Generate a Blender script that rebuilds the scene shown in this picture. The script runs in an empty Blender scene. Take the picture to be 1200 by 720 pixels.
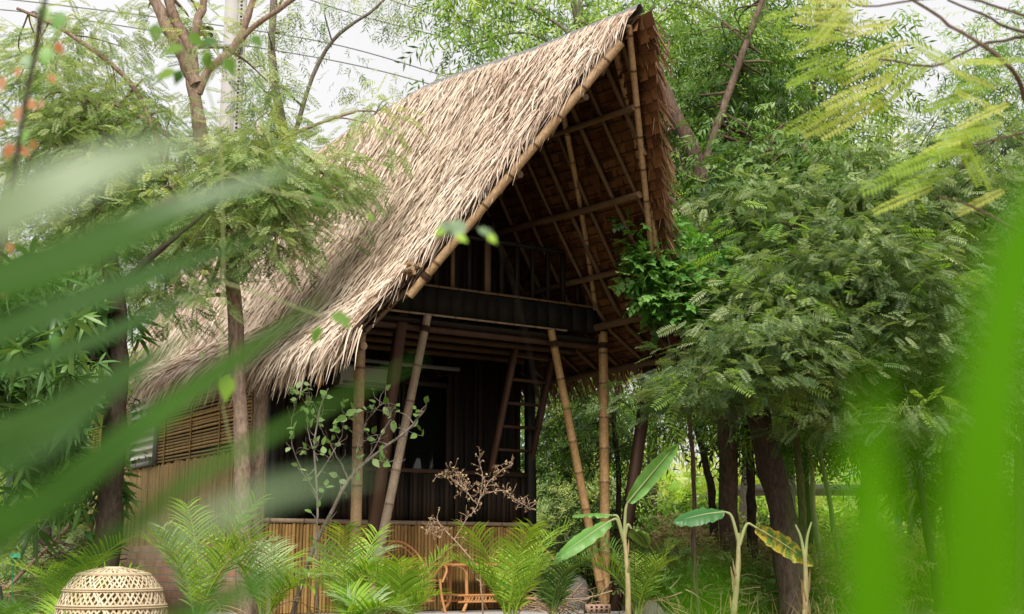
import bpy
import numpy as np
from math import sin, cos, tan, atan, radians, pi, sqrt

rng = np.random.default_rng(17)
SC = bpy.context.scene
COL = SC.collection

# ------------------------------------------------------------------ camera frame
FPX, HOR, EYE = 1500.0, 655.0, 0.75
PITCH = atan((HOR - 360.0) / FPX)
CP, SP = cos(PITCH), sin(PITCH)
HROT = radians(33.6)
UX, UY = cos(HROT), sin(HROT)
L0 = (-1.80, 14.82)


def at(x, y, Y):
    """world point seen at photo position x, y when it stands Y metres away"""
    rx, ry = (x - 600.0) / FPX, (360.0 - y) / FPX
    d = (rx, CP - SP * ry, SP + CP * ry)
    t = Y / d[1]
    return np.array((d[0] * t, Y, EYE + d[2] * t))


def hw(u, v, z):
    """house coordinates -> world"""
    return np.array((L0[0] + u * UX - v * UY, L0[1] + u * UY + v * UX, z))


def gx(px, Y):
    return (px - 600.0) / FPX * (Y * CP - EYE * SP)


# ------------------------------------------------------------------ mesh builder
def nrm(a):
    a = np.asarray(a, float)
    return a / np.maximum(np.linalg.norm(a, axis=-1, keepdims=True), 1e-9)


class MB:
    def __init__(self):
        self.v, self.q, self.t3, self.r, self.t = [], [], [], [], []
        self.n = 0

    def add(self, V, F, rnd=0.5, t=0.0):
        V = np.asarray(V, float).reshape(-1, 3)
        F = np.asarray(F, int)
        if F.ndim == 1:
            F = F.reshape(1, -1)
        (self.q if F.shape[1] == 4 else self.t3).append(F + self.n)
        self.v.append(V)
        self.r.append(np.broadcast_to(np.asarray(rnd, float), (len(V),)))
        self.t.append(np.broadcast_to(np.asarray(t, float), (len(V),)))
        self.n += len(V)
        return self

    def build(self, name, mat, parent=None, local=False, smooth=False):
        V = np.concatenate(self.v) if self.v else np.zeros((0, 3))
        if parent is not None and not local:
            V = V - np.array(parent.location)
        me = bpy.data.meshes.new(name)
        me.vertices.add(len(V))
        me.vertices.foreach_set('co', V.astype(np.float32).ravel())
        q = np.concatenate(self.q) if self.q else np.zeros((0, 4), int)
        t3 = np.concatenate(self.t3) if self.t3 else np.zeros((0, 3), int)
        loops = np.concatenate([q.ravel(), t3.ravel()]).astype(np.int32)
        me.loops.add(len(loops))
        me.loops.foreach_set('vertex_index', loops)
        np_ = len(q) + len(t3)
        me.polygons.add(np_)
        st = np.concatenate([np.arange(len(q)) * 4, len(q) * 4 + np.arange(len(t3)) * 3]).astype(np.int32)
        me.polygons.foreach_set('loop_start', st)
        if smooth:
            me.polygons.foreach_set('use_smooth', np.ones(np_, bool))
        me.update(calc_edges=True)
        a = me.attributes.new('rnd', 'FLOAT', 'POINT')
        a.data.foreach_set('value', np.concatenate(self.r).astype(np.float32))
        a = me.attributes.new('t', 'FLOAT', 'POINT')
        a.data.foreach_set('value', np.concatenate(self.t).astype(np.float32))
        me.materials.append(mat)
        o = bpy.data.objects.new(name, me)
        COL.objects.link(o)
        if parent is not None:
            o.parent = parent
        return o


def thing(name, label, cat, loc=(0, 0, 0), rotz=0.0, group=None):
    o = bpy.data.objects.new(name, None)
    o.empty_display_size = 0.2
    COL.objects.link(o)
    o.location = tuple(float(c) for c in loc)
    o.rotation_euler = (0, 0, rotz)
    o['label'] = label
    o['category'] = cat
    if group:
        o['group'] = group
    return o


def tag(o, label, cat, group=None):
    o['label'] = label
    o['category'] = cat
    if group:
        o['group'] = group
    return o


def dup(root, loc, rotz, label, group=None, scale=1.0):
    r = root.copy()
    COL.objects.link(r)
    r.location = tuple(float(c) for c in loc)
    r.rotation_euler = (0, 0, rotz)
    r.scale = (scale, scale, scale)
    r['label'] = label
    if group:
        r['group'] = group
    for ch in list(root.children):
        c = ch.copy()
        COL.objects.link(c)
        c.parent = r
        for g in ch.children:
            d = g.copy()
            COL.objects.link(d)
            d.parent = c
    return r


# ------------------------------------------------------------------ primitives
def tube(mb, pts, rad, n=8, rnd=0.5, t=None, cap=True):
    P = np.asarray(pts, float)
    m = len(P)
    R = np.broadcast_to(np.asarray(rad, float), (m,))
    T = nrm(np.gradient(P, axis=0))
    a = np.array((0, 0, 1.0)) if abs(T[0][2]) < 0.9 else np.array((1.0, 0, 0))
    X = nrm(np.cross(a, T[0]))
    ang = np.arange(n) * 2 * pi / n
    V = np.zeros((m, n, 3))
    for i in range(m):
        X = nrm(X - T[i] * np.dot(X, T[i]))
        Y = np.cross(T[i], X)
        V[i] = P[i] + R[i] * (np.cos(ang)[:, None] * X + np.sin(ang)[:, None] * Y)
    i = np.arange(m - 1)[:, None] * n
    j = np.arange(n)[None, :]
    k = (j + 1) % n
    F = np.stack([i + j, i + k, i + n + k, i + n + j], -1).reshape(-1, 4)
    tv = np.zeros(m) if t is None else np.broadcast_to(np.asarray(t, float), (m,))
    mb.add(V.reshape(-1, 3), F, rnd, np.repeat(tv, n))
    if cap:
        for c, ring, flip in ((P[0], V[0], True), (P[-1], V[-1], False)):
            jj = np.arange(n)
            kk = (jj + 1) % n
            F3 = np.stack([jj + 1, kk + 1, np.zeros(n, int)], -1)
            mb.add(np.vstack([c[None], ring]), F3[:, ::-1] if flip else F3, rnd, tv[0])


def smooth_path(pts, n=16):
    """Catmull-Rom through the points"""
    P = np.asarray(pts, float)
    if len(P) < 3:
        s = np.linspace(0, 1, n)[:, None]
        return P[0] * (1 - s) + P[-1] * s
    Q = np.vstack([2 * P[0] - P[1], P, 2 * P[-1] - P[-2]])
    out = []
    seg = len(P) - 1
    per = max(2, n // seg)
    for i in range(seg):
        p0, p1, p2, p3 = Q[i:i + 4]
        for s in np.linspace(0, 1, per, endpoint=False):
            out.append(0.5 * (2 * p1 + (p2 - p0) * s + (2 * p0 - 5 * p1 + 4 * p2 - p3) * s * s + (3 * p1 - p0 - 3 * p2 + p3) * s ** 3))
    out.append(P[-1])
    return np.array(out)


def bamboo(mb, p0, p1, r, node=0.36, n=9, rnd=None, bow=0.0, off=None, taper=0.92):
    p0, p1 = np.asarray(p0, float), np.asarray(p1, float)
    L = np.linalg.norm(p1 - p0)
    off = rng.uniform(0.05, node) if off is None else off
    ts, rr, tt = [0.0], [1.0], [0.0]
    d = off
    while d < L - 0.03:
        for e, f, g in ((-0.022, 1.0, 0.15), (-0.004, 1.13, 1.0), (0.006, 1.03, 0.9), (0.022, 1.0, 0.0)):
            if 0 < d + e < L:
                ts.append((d + e) / L), rr.append(f), tt.append(g)
        d += node * rng.uniform(0.9, 1.1)
    ts.append(1.0), rr.append(1.0), tt.append(0.0)
    s = np.array(ts)
    P = p0 + (p1 - p0) * s[:, None]
    side = nrm(np.cross(p1 - p0, (0.3, 0.9, 0.1)))
    P = P + side * (bow * np.sin(s * pi))[:, None]
    tube(mb, P, r * np.array(rr) * (1 - (1 - taper) * s), n, rng.random() if rnd is None else rnd, tt)


def box(mb, c, d, rnd=0.5, ax=None, t=0.0):
    c = np.asarray(c, float)
    h = np.asarray(d, float) / 2
    S = np.array([(x, y, z) for z in (-1, 1) for y in (-1, 1) for x in (-1, 1)], float) * h
    if ax is not None:
        S = S @ np.asarray(ax, float)
    F = [(0, 2, 3, 1), (4, 5, 7, 6), (0, 1, 5, 4), (2, 6, 7, 3), (0, 4, 6, 2), (1, 3, 7, 5)]
    mb.add(S + c, F, rnd, t)


def beam(mb, p0, p1, w, h, rnd=0.5):
    """square timber between two points"""
    p0, p1 = np.asarray(p0, float), np.asarray(p1, float)
    y = nrm(p1 - p0)
    a = np.array((0, 0, 1.0)) if abs(y[2]) < 0.8 else np.array((0, 1.0, 0))
    x = nrm(np.cross(y, a))
    z = np.cross(x, y)
    L = np.linalg.norm(p1 - p0)
    box(mb, (p0 + p1) / 2, (w, L, h), rnd, np.array([x, y, z]))


def blades(mb, P, D, S, N, L, W, lift, droop, rnd, prof=(0.8, 1.0, 0.85, 0.12), bend=0.0):
    """strap-shaped strands, vectorised over N roots"""
    P, D, S, N = (np.asarray(a, float) for a in (P, D, S, N))
    n, k = len(P), len(prof)
    ts = np.linspace(0, 1, k)
    L, W, lift, droop, rnd = (np.broadcast_to(np.asarray(a, float), (n,)) for a in (L, W, lift, droop, rnd))
    bend = np.broadcast_to(np.asarray(bend, float), (n,))
    V = np.zeros((n, k, 2, 3))
    for i, t in enumerate(ts):
        c = P + D * (L * t)[:, None] + N * (lift * t * (1.3 - t))[:, None] + S * (bend * t * t)[:, None]
        c[:, 2] -= droop * t * t
        w = (W * prof[i] / 2)[:, None]
        V[:, i, 0] = c - S * w
        V[:, i, 1] = c + S * w
    b = (np.arange(n) * 2 * k)[:, None]
    i = np.arange(k - 1)[None, :] * 2
    F = np.stack([b + i, b + i + 1, b + i + 3, b + i + 2], -1).reshape(-1, 4)
    mb.add(V.reshape(-1, 3), F, np.repeat(rnd, 2 * k), np.tile(np.repeat(ts, 2), n))


def scatter(mb, tmpl, P, Y, Zup, scale, rnd):
    """place a template (verts, quads, t) with local +Y along Y, +Z near Zup"""
    tv, tf, tt = tmpl
    P = np.asarray(P, float)
    n, m = len(P), len(tv)
    if n == 0:
        return
    y = nrm(Y)
    x = nrm(np.cross(y, Zup))
    z = np.cross(x, y)
    sc = np.broadcast_to(np.asarray(scale, float), (n,))[:, None, None]
    V = (tv[None, :, 0, None] * x[:, None] + tv[None, :, 1, None] * y[:, None] + tv[None, :, 2, None] * z[:, None]) * sc + P[:, None]
    F = (tf[None] + (np.arange(n) * m)[:, None, None]).reshape(-1, tf.shape[1])
    mb.add(V.reshape(-1, 3), F, np.repeat(np.broadcast_to(rnd, (n,)), m), np.tile(tt, n))


class Tm:
    """leaf template assembled from folded rhombs"""
    def __init__(self):
        self.v, self.f, self.t, self.n = [], [], [], 0

    def leaf(self, base, d, L, W, fold=0.12, droop=0.1, up=(0, 0, 1), t=0.0, belly=0.45):
        base, d = np.asarray(base, float), nrm(d)
        s = nrm(np.cross(d, np.asarray(up, float)))
        u = np.cross(s, d)
        tip = base + d * L - np.array((0, 0, droop * L))
        mid = base + d * L * belly + u * 0.0
        self.v += [base, mid + s * W / 2 + u * fold * W, tip, mid - s * W / 2 + u * fold * W]
        self.f.append([self.n, self.n + 1, self.n + 2, self.n + 3])
        self.t += [t, t + .5, t + 1, t + .5]
        self.n += 4
        return self

    def long(self, base, d, L, W, droop=0.2, fold=0.15, up=(0, 0, 1), prof=(.35, 1., .8, .05)):
        base, d = np.asarray(base, float), nrm(d)
        s = nrm(np.cross(d, np.asarray(up, float)))
        u = np.cross(s, d)
        k = len(prof)
        for i in range(k):
            t = i / (k - 1)
            c = base + d * L * t - np.array((0, 0, droop * L * t * t))
            w = W * prof[i] / 2
            self.v += [c - s * w + u * fold * w, c, c + s * w + u * fold * w]
            self.t += [t, t, t]
        for i in range(k - 1):
            a = self.n + i * 3
            self.f += [[a, a + 1, a + 4, a + 3], [a + 1, a + 2, a + 5, a + 4]]
        self.n += 3 * k
        return self

    def done(self):
        return np.array(self.v), np.array(self.f), np.clip(np.array(self.t), 0, 1)


def T_lance(n=9, L=0.34, W=0.055, seed=1):
    r = np.random.default_rng(seed)
    T = Tm()
    T.leaf((0, 0, 0), (0, 1, 0), 1.0, 0.012, 0, .0)
    for i in range(n):
        y = 0.08 + 0.9 * i / n
        a = (1 if i % 2 else -1) * r.uniform(0.4, 1.1)
        T.leaf((0, y, 0), (sin(a), cos(a), r.uniform(-.5, .2)), L * r.uniform(.7, 1.15), W, 0.15, r.uniform(0, .35), (r.uniform(-.5, .5), 0, 1))
    return T.done()


def T_pinnate(pairs=10, L=0.24, W=0.075, seed=2, rach=0.012):
    r = np.random.default_rng(seed)
    T = Tm()
    T.leaf((0, 0, 0), (0, 1, 0), 1.0, rach, 0, .12)
    for i in range(pairs):
        y = 0.16 + 0.84 * i / (pairs - 1)
        l = L * (0.55 + 0.9 * sin(pi * (0.15 + 0.75 * i / pairs))) / 1.3
        z = -.12 * y * y
        for s in (-1, 1):
            T.leaf((0, y, z), (s, 0.35 + r.uniform(-.1, .1), r.uniform(-.25, .1)), l, W, 0.1, .1)
    return T.done()


def T_whorl(n=9, W=0.17, seed=3):
    r = np.random.default_rng(seed)
    T = Tm()
    for i in range(n):
        a = 2 * pi * i / n + r.uniform(-.3, .3)
        T.long((0, 0.02 * i, 0), (cos(a), 0.55 + r.uniform(-.5, .4), sin(a) * .9), r.uniform(.75, 1.1), W, droop=r.uniform(.1, .6), up=(0, 1, 0.01))
    return T.done()


def T_round(n=7, seed=4, L=0.34, W=0.26):
    r = np.random.default_rng(seed)
    T = Tm()
    T.leaf((0, 0, 0), (0, 1, 0), 1.0, 0.02, 0, .1)
    for i in range(n):
        y = 0.1 + 0.9 * i / n
        a = (1 if i % 2 else -1) * r.uniform(0.7, 1.4)
        T.long((0, y, 0), (sin(a), cos(a), r.uniform(-.3, .2)), L * r.uniform(.7, 1.1), W, droop=.15, prof=(.15, .85, 1.0, .6, .03))
    return T.done()


LANCE = [T_lance(seed=s) for s in (1, 2, 3)]
LANCE_BIG = [T_lance(7, 0.42, 0.085, seed=s) for s in (7, 8)]
PINN = [T_pinnate(seed=s) for s in (1, 2)]
PINN_FINE = [T_pinnate(13, 0.2, 0.05, seed=s) for s in (5, 6)]
WHORL = [T_whorl(seed=s) for s in (1, 2)]
ROUND = [T_round(seed=s) for s in (1, 2)]
BIP = [T_pinnate(24, .115, .036, seed=8, rach=.012), T_pinnate(20, .13, .042, seed=9, rach=.012)]


def T_oval(n=7, seed=1, L=.34, W=.13):
    r = np.random.default_rng(seed)
    T = Tm()
    T.leaf((0, 0, 0), (0, 1, 0), 1.0, 0.015, 0, .05)
    for i in range(n):
        y = 0.1 + 0.9 * i / n
        a = (1 if i % 2 else -1) * r.uniform(0.5, 1.2)
        T.long((0, y, 0), (sin(a), cos(a), r.uniform(-.6, .1)), L * r.uniform(.7, 1.15), W, droop=r.uniform(.1, .4), prof=(.15, .9, .75, .03))
    return T.done()


OVAL = [T_oval(seed=s) for s in (1, 2, 3)]
# ------------------------------------------------------------------ materials
def M_new(name):
    m = bpy.data.materials.new(name)
    m.use_nodes = True
    nt = m.node_tree
    nt.nodes.clear()
    out = nt.nodes.new('ShaderNodeOutputMaterial')
    return m, nt, out


def N(nt, typ, **kw):
    n = nt.nodes.new(typ)
    for k, v in kw.items():
        if k.startswith('i_'):
            key = k[2:]
            n.inputs[int(key) if key.isdigit() else key.replace('_', ' ')].default_value = v
        else:
            setattr(n, k, v)
    return n


def ramp(nt, fac, stops):
    r = nt.nodes.new('ShaderNodeValToRGB')
    e = r.color_ramp.elements
    while len(e) < len(stops):
        e.new(0.5)
    for i, (p, c) in enumerate(stops):
        e[i].position = p
        e[i].color = (*c, 1)
    nt.links.new(fac, r.inputs[0])
    return r.outputs[0]


def attr(nt, name='rnd'):
    return N(nt, 'ShaderNodeAttribute', attribute_name=name).outputs['Fac']


def mixc(nt, fac, a, b, mode='MIX'):
    m = N(nt, 'ShaderNodeMix', data_type='RGBA', blend_type=mode)
    if isinstance(fac, (int, float)):
        m.inputs[0].default_value = fac
    else:
        nt.links.new(fac, m.inputs[0])
    for sock, c in ((m.inputs[6], a), (m.inputs[7], b)):
        if isinstance(c, tuple):
            sock.default_value = (*c, 1)
        else:
            nt.links.new(c, sock)
    return m.outputs[2]


def noise(nt, scale, detail=4, rough=0.6, stretch=None):
    tc = N(nt, 'ShaderNodeTexCoord')
    n = N(nt, 'ShaderNodeTexNoise', i_Scale=scale, i_Detail=detail, i_Roughness=rough)
    if stretch:
        mp = N(nt, 'ShaderNodeMapping')
        mp.inputs['Scale'].default_value = stretch
        nt.links.new(tc.outputs['Object'], mp.inputs[0])
        nt.links.new(mp.outputs[0], n.inputs['Vector'])
    else:
        nt.links.new(tc.outputs['Object'], n.inputs['Vector'])
    return n.outputs[0]


def mapr(nt, v, a, b, c=0.0, d=1.0):
    m = N(nt, 'ShaderNodeMapRange')
    for i, x in enumerate((a, b, c, d)):
        m.inputs[1 + i].default_value = x
    nt.links.new(v, m.inputs[0])
    return m.outputs[0]


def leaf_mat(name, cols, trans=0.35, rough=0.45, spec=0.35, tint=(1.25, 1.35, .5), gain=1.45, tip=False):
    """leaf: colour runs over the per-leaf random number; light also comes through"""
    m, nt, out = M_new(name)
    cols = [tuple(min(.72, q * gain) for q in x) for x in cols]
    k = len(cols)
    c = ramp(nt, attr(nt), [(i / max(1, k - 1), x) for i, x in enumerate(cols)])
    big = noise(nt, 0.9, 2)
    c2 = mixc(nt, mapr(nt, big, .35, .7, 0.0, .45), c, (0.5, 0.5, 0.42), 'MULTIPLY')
    if tip:
        c2 = mixc(nt, mapr(nt, attr(nt, 't'), .72, 1.0, 0, .65), c2, (.52, .38, .14))
    p = N(nt, 'ShaderNodeBsdfPrincipled', i_Roughness=rough)
    p.inputs['Specular IOR Level'].default_value = spec
    nt.links.new(c2, p.inputs['Base Color'])
    tr = N(nt, 'ShaderNodeBsdfTranslucent')
    nt.links.new(mixc(nt, 1.0, c2, tint, 'MULTIPLY'), tr.inputs[0])
    ms = N(nt, 'ShaderNodeMixShader', i_0=trans)
    nt.links.new(p.outputs[0], ms.inputs[1])
    nt.links.new(tr.outputs[0], ms.inputs[2])
    nt.links.new(ms.outputs[0], out.inputs[0])
    return m


def solid_mat(name, cols, rough=0.7, spec=0.3, nscale=6.0, namp=.5, stretch=None, node_dark=None, bump=0.0, bscale=30., metal=0.0, src='rnd', fine=0.0, fine_amp=.7):
    """wood, bamboo, stone, plastic: colour by part number plus noise, optional dark rings and bump"""
    m, nt, out = M_new(name)
    k = len(cols)
    c = ramp(nt, attr(nt, src), [(i / max(1, k - 1), x) for i, x in enumerate(cols)])
    n1 = noise(nt, nscale, 5, .65, stretch)
    c = mixc(nt, mapr(nt, n1, .3, .75, 0, namp), c, (0.35, 0.32, 0.3), 'MULTIPLY')
    if fine:
        c = mixc(nt, mapr(nt, noise(nt, fine, 4, .75, stretch), .38, .62, fine_amp, 0), c, (.30, .27, .25), 'MULTIPLY')
    if node_dark:
        c = mixc(nt, attr(nt, 't'), c, node_dark)
    p = N(nt, 'ShaderNodeBsdfPrincipled', i_Roughness=rough, i_Metallic=metal)
    p.inputs['Specular IOR Level'].default_value = spec
    nt.links.new(c, p.inputs['Base Color'])
    if bump:
        b = N(nt, 'ShaderNodeBump', i_Strength=bump, i_Distance=0.02)
        nt.links.new(noise(nt, bscale, 6, .7, stretch), b.inputs['Height'])
        nt.links.new(b.outputs[0], p.inputs['Normal'])
    nt.links.new(p.outputs[0], out.inputs[0])
    return m


M = {}
# leaves
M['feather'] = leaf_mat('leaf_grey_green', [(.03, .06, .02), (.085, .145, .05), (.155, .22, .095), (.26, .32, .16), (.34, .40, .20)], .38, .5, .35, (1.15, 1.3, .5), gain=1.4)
M['sunlit'] = leaf_mat('leaf_painted_sun', [(.06, .13, .02), (.17, .28, .05), (.28, .40, .09), (.40, .46, .18)], .5, .5, .3, (1.2, 1.3, .5), 2.6)  # sunlight put into the leaf colour, so shaded trees still look bright
M['feather_pale'] = leaf_mat('leaf_pale_green', [(.055, .11, .025), (.13, .215, .06), (.24, .325, .12), (.35, .42, .20), (.40, .44, .12)], .35, .5, .4, (1.1, 1.15, .7))
M['lance'] = leaf_mat('leaf_bright_green', [(.015, .04, .008), (.05, .115, .014), (.13, .25, .03), (.27, .40, .07), (.40, .49, .14)], .36, .42, .35, gain=1.35)
M['deep'] = leaf_mat('leaf_deep_green', [(.014, .042, .008), (.045, .11, .016), (.085, .18, .028), (.17, .28, .07), (.22, .32, .11)], .28, .42, .4, gain=1.2)
M['mango'] = leaf_mat('leaf_mango', [(.03, .07, .02), (.05, .12, .03), (.09, .18, .05), (.14, .24, .06)], .28, .35, .5)
M['vine'] = leaf_mat('leaf_vine', [(.04, .12, .02), (.08, .20, .04), (.13, .28, .06), (.20, .36, .10)], .3, .38, .5)
M['yellow'] = leaf_mat('leaf_yellow_green', [(.20, .33, .04), (.32, .44, .06), (.44, .52, .12), (.50, .52, .14)], .5, .55, .2, (1.15, 1.2, .4), 1.15)
M['lime'] = leaf_mat('leaf_lime', [(.13, .27, .02), (.2, .36, .03), (.28, .42, .05)], .4, .45, .3, (1.2, 1.3, .4))
M['vine_near'] = leaf_mat('leaf_vine_near', [(.06, .16, .02), (.12, .25, .03), (.20, .34, .04)], .4, .5, .25, (1.2, 1.3, .3), 1.0)  # the near vine's own yellowish green
M['dry_grass'] = leaf_mat('leaf_dry_grass', [(.12, .15, .03), (.22, .22, .07), (.30, .25, .12), (.16, .12, .07)], .3, .7, .1, (1.1, 1.1, .6), 1.0)
M['banana_dark'] = leaf_mat('leaf_banana_dark', [(.03, .11, .03), (.045, .14, .04), (.07, .18, .06)], .3, .4, .4)
M['sapling'] = leaf_mat('leaf_sapling', [(.11, .21, .05), (.18, .29, .09), (.27, .36, .17)], .35, .5, .3, (1.15, 1.25, .5), 1.15)
M['fresh'] = leaf_mat('leaf_fresh_feather', [(.10, .19, .03), (.18, .30, .06), (.28, .40, .10)], .4, .5, .3)
M['orange'] = leaf_mat('leaf_orange', [(.50, .2, .08), (.62, .28, .13), (.55, .33, .2)], .4, .6, .2, (1.2, 1., .8), 1.0)
M['areca'] = leaf_mat('leaf_areca', [(.07, .17, .02), (.16, .29, .035), (.27, .40, .05), (.42, .49, .09)], .4, .5, .25, (1.25, 1.3, .3), tip=True)
M['areca_pale'] = leaf_mat('leaf_areca_pale', [(.15, .25, .10), (.25, .36, .17), (.36, .46, .26)], .32, .45, .4, tip=True)
M['banana'] = leaf_mat('leaf_banana', [(.09, .24, .05), (.13, .30, .07), (.20, .38, .11)], .4, .4, .4, (1.1, 1.3, .4))
M['dry'] = leaf_mat('leaf_dry', [(.16, .09, .05), (.28, .18, .10), (.40, .29, .18), (.22, .2, .08)], .2, .8, .1, (1.1, 1., .7))
M['strap'] = leaf_mat('leaf_strap', [(.065, .215, .002), (.085, .27, .003), (.115, .33, .004)], .5, .6, .05, (1.25, 1.35, .1), 1.0)
M['frond_mid'] = leaf_mat('leaf_frond_mid', [(.036, .112, .009), (.048, .135, .012), (.07, .17, .017)], .3, .6, .12, (1.2, 1.3, .4), 1.0)
M['frond_dark'] = leaf_mat('leaf_frond_dark', [(.022, .066, .010), (.03, .085, .013), (.043, .108, .017)], .25, .6, .15, (1.2, 1.3, .4), 1.2)
M['frond_pale'] = leaf_mat('leaf_frond_pale', [(.12, .205, .09), (.165, .25, .12), (.23, .30, .17)], .2, .45, .4, (1.2, 1.3, .5), 1.0)  # whitish sky sheen put into the base colour
# woods and the rest
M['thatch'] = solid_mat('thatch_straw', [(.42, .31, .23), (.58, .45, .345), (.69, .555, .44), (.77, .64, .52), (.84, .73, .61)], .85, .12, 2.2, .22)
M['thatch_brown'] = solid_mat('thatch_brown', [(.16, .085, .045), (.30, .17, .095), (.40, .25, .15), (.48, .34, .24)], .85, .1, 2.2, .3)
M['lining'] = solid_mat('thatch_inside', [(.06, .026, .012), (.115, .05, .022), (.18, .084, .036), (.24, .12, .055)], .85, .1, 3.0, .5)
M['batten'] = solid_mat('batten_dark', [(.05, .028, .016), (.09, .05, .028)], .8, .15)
M['bamboo'] = solid_mat('bamboo_tan', [(.40, .25, .12), (.50, .33, .18), (.44, .30, .18)], .5, .4, 5, .35, None, (.10, .055, .03), fine=28, fine_amp=.5)
M['bamboo_gold'] = solid_mat('bamboo_gold', [(.46, .28, .12), (.54, .34, .15)], .45, .45, 4, .3, None, (.12, .06, .025), fine=28, fine_amp=.5)
M['bamboo_grey'] = solid_mat('bamboo_weathered', [(.34, .25, .17), (.44, .34, .25), (.40, .28, .18)], .65, .3, 7, .5, None, (.14, .09, .06), fine=28, fine_amp=.5)
M['bamboo_dim'] = solid_mat('bamboo_shaded', [(.12, .072, .038), (.18, .115, .062), (.15, .09, .05)], .6, .3, 6, .5, None, (.05, .03, .02))  # dimmer bamboo copy: shade under roof and loft put into the colour
M['slat'] = solid_mat('bamboo_slat', [(.36, .24, .10), (.56, .38, .16), (.70, .50, .24), (.64, .41, .17), (.46, .34, .19)], .55, .35, 9, .5, (1, 1, .12), fine=28, fine_amp=.5)
M['slat_gold'] = solid_mat('bamboo_parapet', [(.30, .17, .05), (.46, .28, .09), (.56, .36, .13), (.40, .22, .07)], .5, .4, 9, .5, (1, 1, .12), fine=28, fine_amp=.5)
M['dark_slat'] = solid_mat('dark_stained_slat', [(.012, .010, .008), (.028, .020, .015), (.055, .036, .024)], .6, .2, 8, .4, (1, 1, .1))
M['dark'] = solid_mat('dark_stained_wood', [(.012, .013, .011), (.022, .020, .016)], .55, .3, 5, .4)
M['fascia'] = solid_mat('fascia_wood', [(.013, .012, .009), (.018, .016, .012), (.022, .020, .015)], .75, .15, 25, .4, (1, 1, .1))
M['timber'] = solid_mat('brown_timber', [(.10, .05, .032), (.15, .08, .05)], .65, .3, 6, .6, (1, 1, .15))
M['timber_dark'] = solid_mat('brown_timber_dark', [(.055, .028, .018), (.08, .042, .026)], .65, .3, 6, .6, (1, 1, .15))
M['timber_shaded'] = solid_mat('shaded_timber', [(.018, .013, .009), (.03, .021, .015)], .7, .2, 6, .5, (1, 1, .15))  # loft shade put into the colour of floor and balusters
M['rattan'] = solid_mat('rattan_orange', [(.54, .25, .085), (.62, .31, .12)], .4, .45, 9, .25)
M['wicker'] = solid_mat('split_bamboo_pale', [(.52, .40, .24), (.64, .52, .34), (.70, .60, .43)], .6, .3, 12, .25)
M['bark'] = solid_mat('bark_brown', [(.18, .125, .095), (.27, .20, .155)], .9, .1, 5, .6, (1, 1, .3), None, 1.0, 22, fine=34)
M['bark_pink'] = solid_mat('bark_pinkish', [(.34, .245, .185), (.44, .33, .26)], .85, .1, 4, .5, (1, 1, .35), None, 1.0, 22, fine=30)
M['bark_dark'] = solid_mat('bark_dark', [(.055, .041, .031), (.095, .072, .055)], .9, .1, 5, .6, (1, 1, .3), None, 1.0, 20, fine=30)
M['bark_grey'] = solid_mat('bark_grey', [(.24, .205, .17), (.34, .30, .255)], .85, .1, 6, .5, (1, 1, .35), None, 1.0, 22, fine=34)
M['stem_green'] = solid_mat('stem_green', [(.22, .27, .10), (.34, .38, .16)], .5, .35, 9, .4)
M['pseudo'] = solid_mat('banana_stem', [(.46, .40, .14), (.52, .46, .24), (.42, .44, .20)], .6, .25, 9, .6, (1, 1, .25), None, .5, 20, fine=26, fine_amp=.55)
M['stone'] = solid_mat('stone_pale', [(.38, .34, .30), (.50, .46, .42)], .9, .1, 8, .5, None, None, .4, 20)
M['patio'] = solid_mat('cement_paving', [(.44, .42, .40), (.52, .50, .47)], .85, .2, 3, .35, None, None, .2, 40)
M['clay'] = solid_mat('hollow_brick', [(.40, .24, .17), (.50, .33, .25)], .9, .1, 9, .4)
M['hole'] = solid_mat('brick_hole', [(.03, .02, .018), (.03, .02, .018)], .9, .05)
M['concrete'] = solid_mat('pole_concrete', [(.36, .345, .33), (.44, .425, .41)], .85, .15, 4, .25)
M['grey_metal'] = solid_mat('grey_metal', [(.20, .21, .22), (.30, .31, .32)], .45, .5, 4, .2)
M['white'] = solid_mat('white_plastic', [(.30, .31, .27), (.36, .37, .32)], .45, .4, 3, .12)
M['bright_white'] = solid_mat('bright_white_finish', [(.90, .89, .85), (.93, .92, .88)], .8, .2, 3, .2)  # near-white; on the window it stands in for bright sky on glass
M['black'] = solid_mat('black_rubber', [(.012, .012, .013), (.02, .02, .02)], .5, .4)
M['pink'] = solid_mat('pink_petal', [(.62, .42, .36), (.70, .52, .46)], .8, .2, 30, .3)
M['green_bag'] = solid_mat('green_plastic', [(.03, .33, .16), (.05, .42, .22)], .35, .5, 9, .2)
M['twig_pink'] = solid_mat('dry_twig', [(.40, .27, .19), (.54, .39, .29)], .85, .1, 9, .3)
M['pod'] = solid_mat('pendant_wood', [(.40, .18, .05), (.55, .28, .09)], .4, .5, 9, .3)
M['ridge'] = solid_mat('ridge_sheet', [(.16, .155, .15), (.24, .235, .23)], .55, .4, 4, .3)


def glass_dark():
    m, nt, out = M_new('door_glass')
    p = N(nt, 'ShaderNodeBsdfPrincipled', i_Roughness=.06)
    p.inputs['Base Color'].default_value = (.008, .010, .009, 1)
    p.inputs['Specular IOR Level'].default_value = .6
    nt.links.new(p.outputs[0], out.inputs[0])
    return m


M['glass'] = glass_dark()


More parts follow.
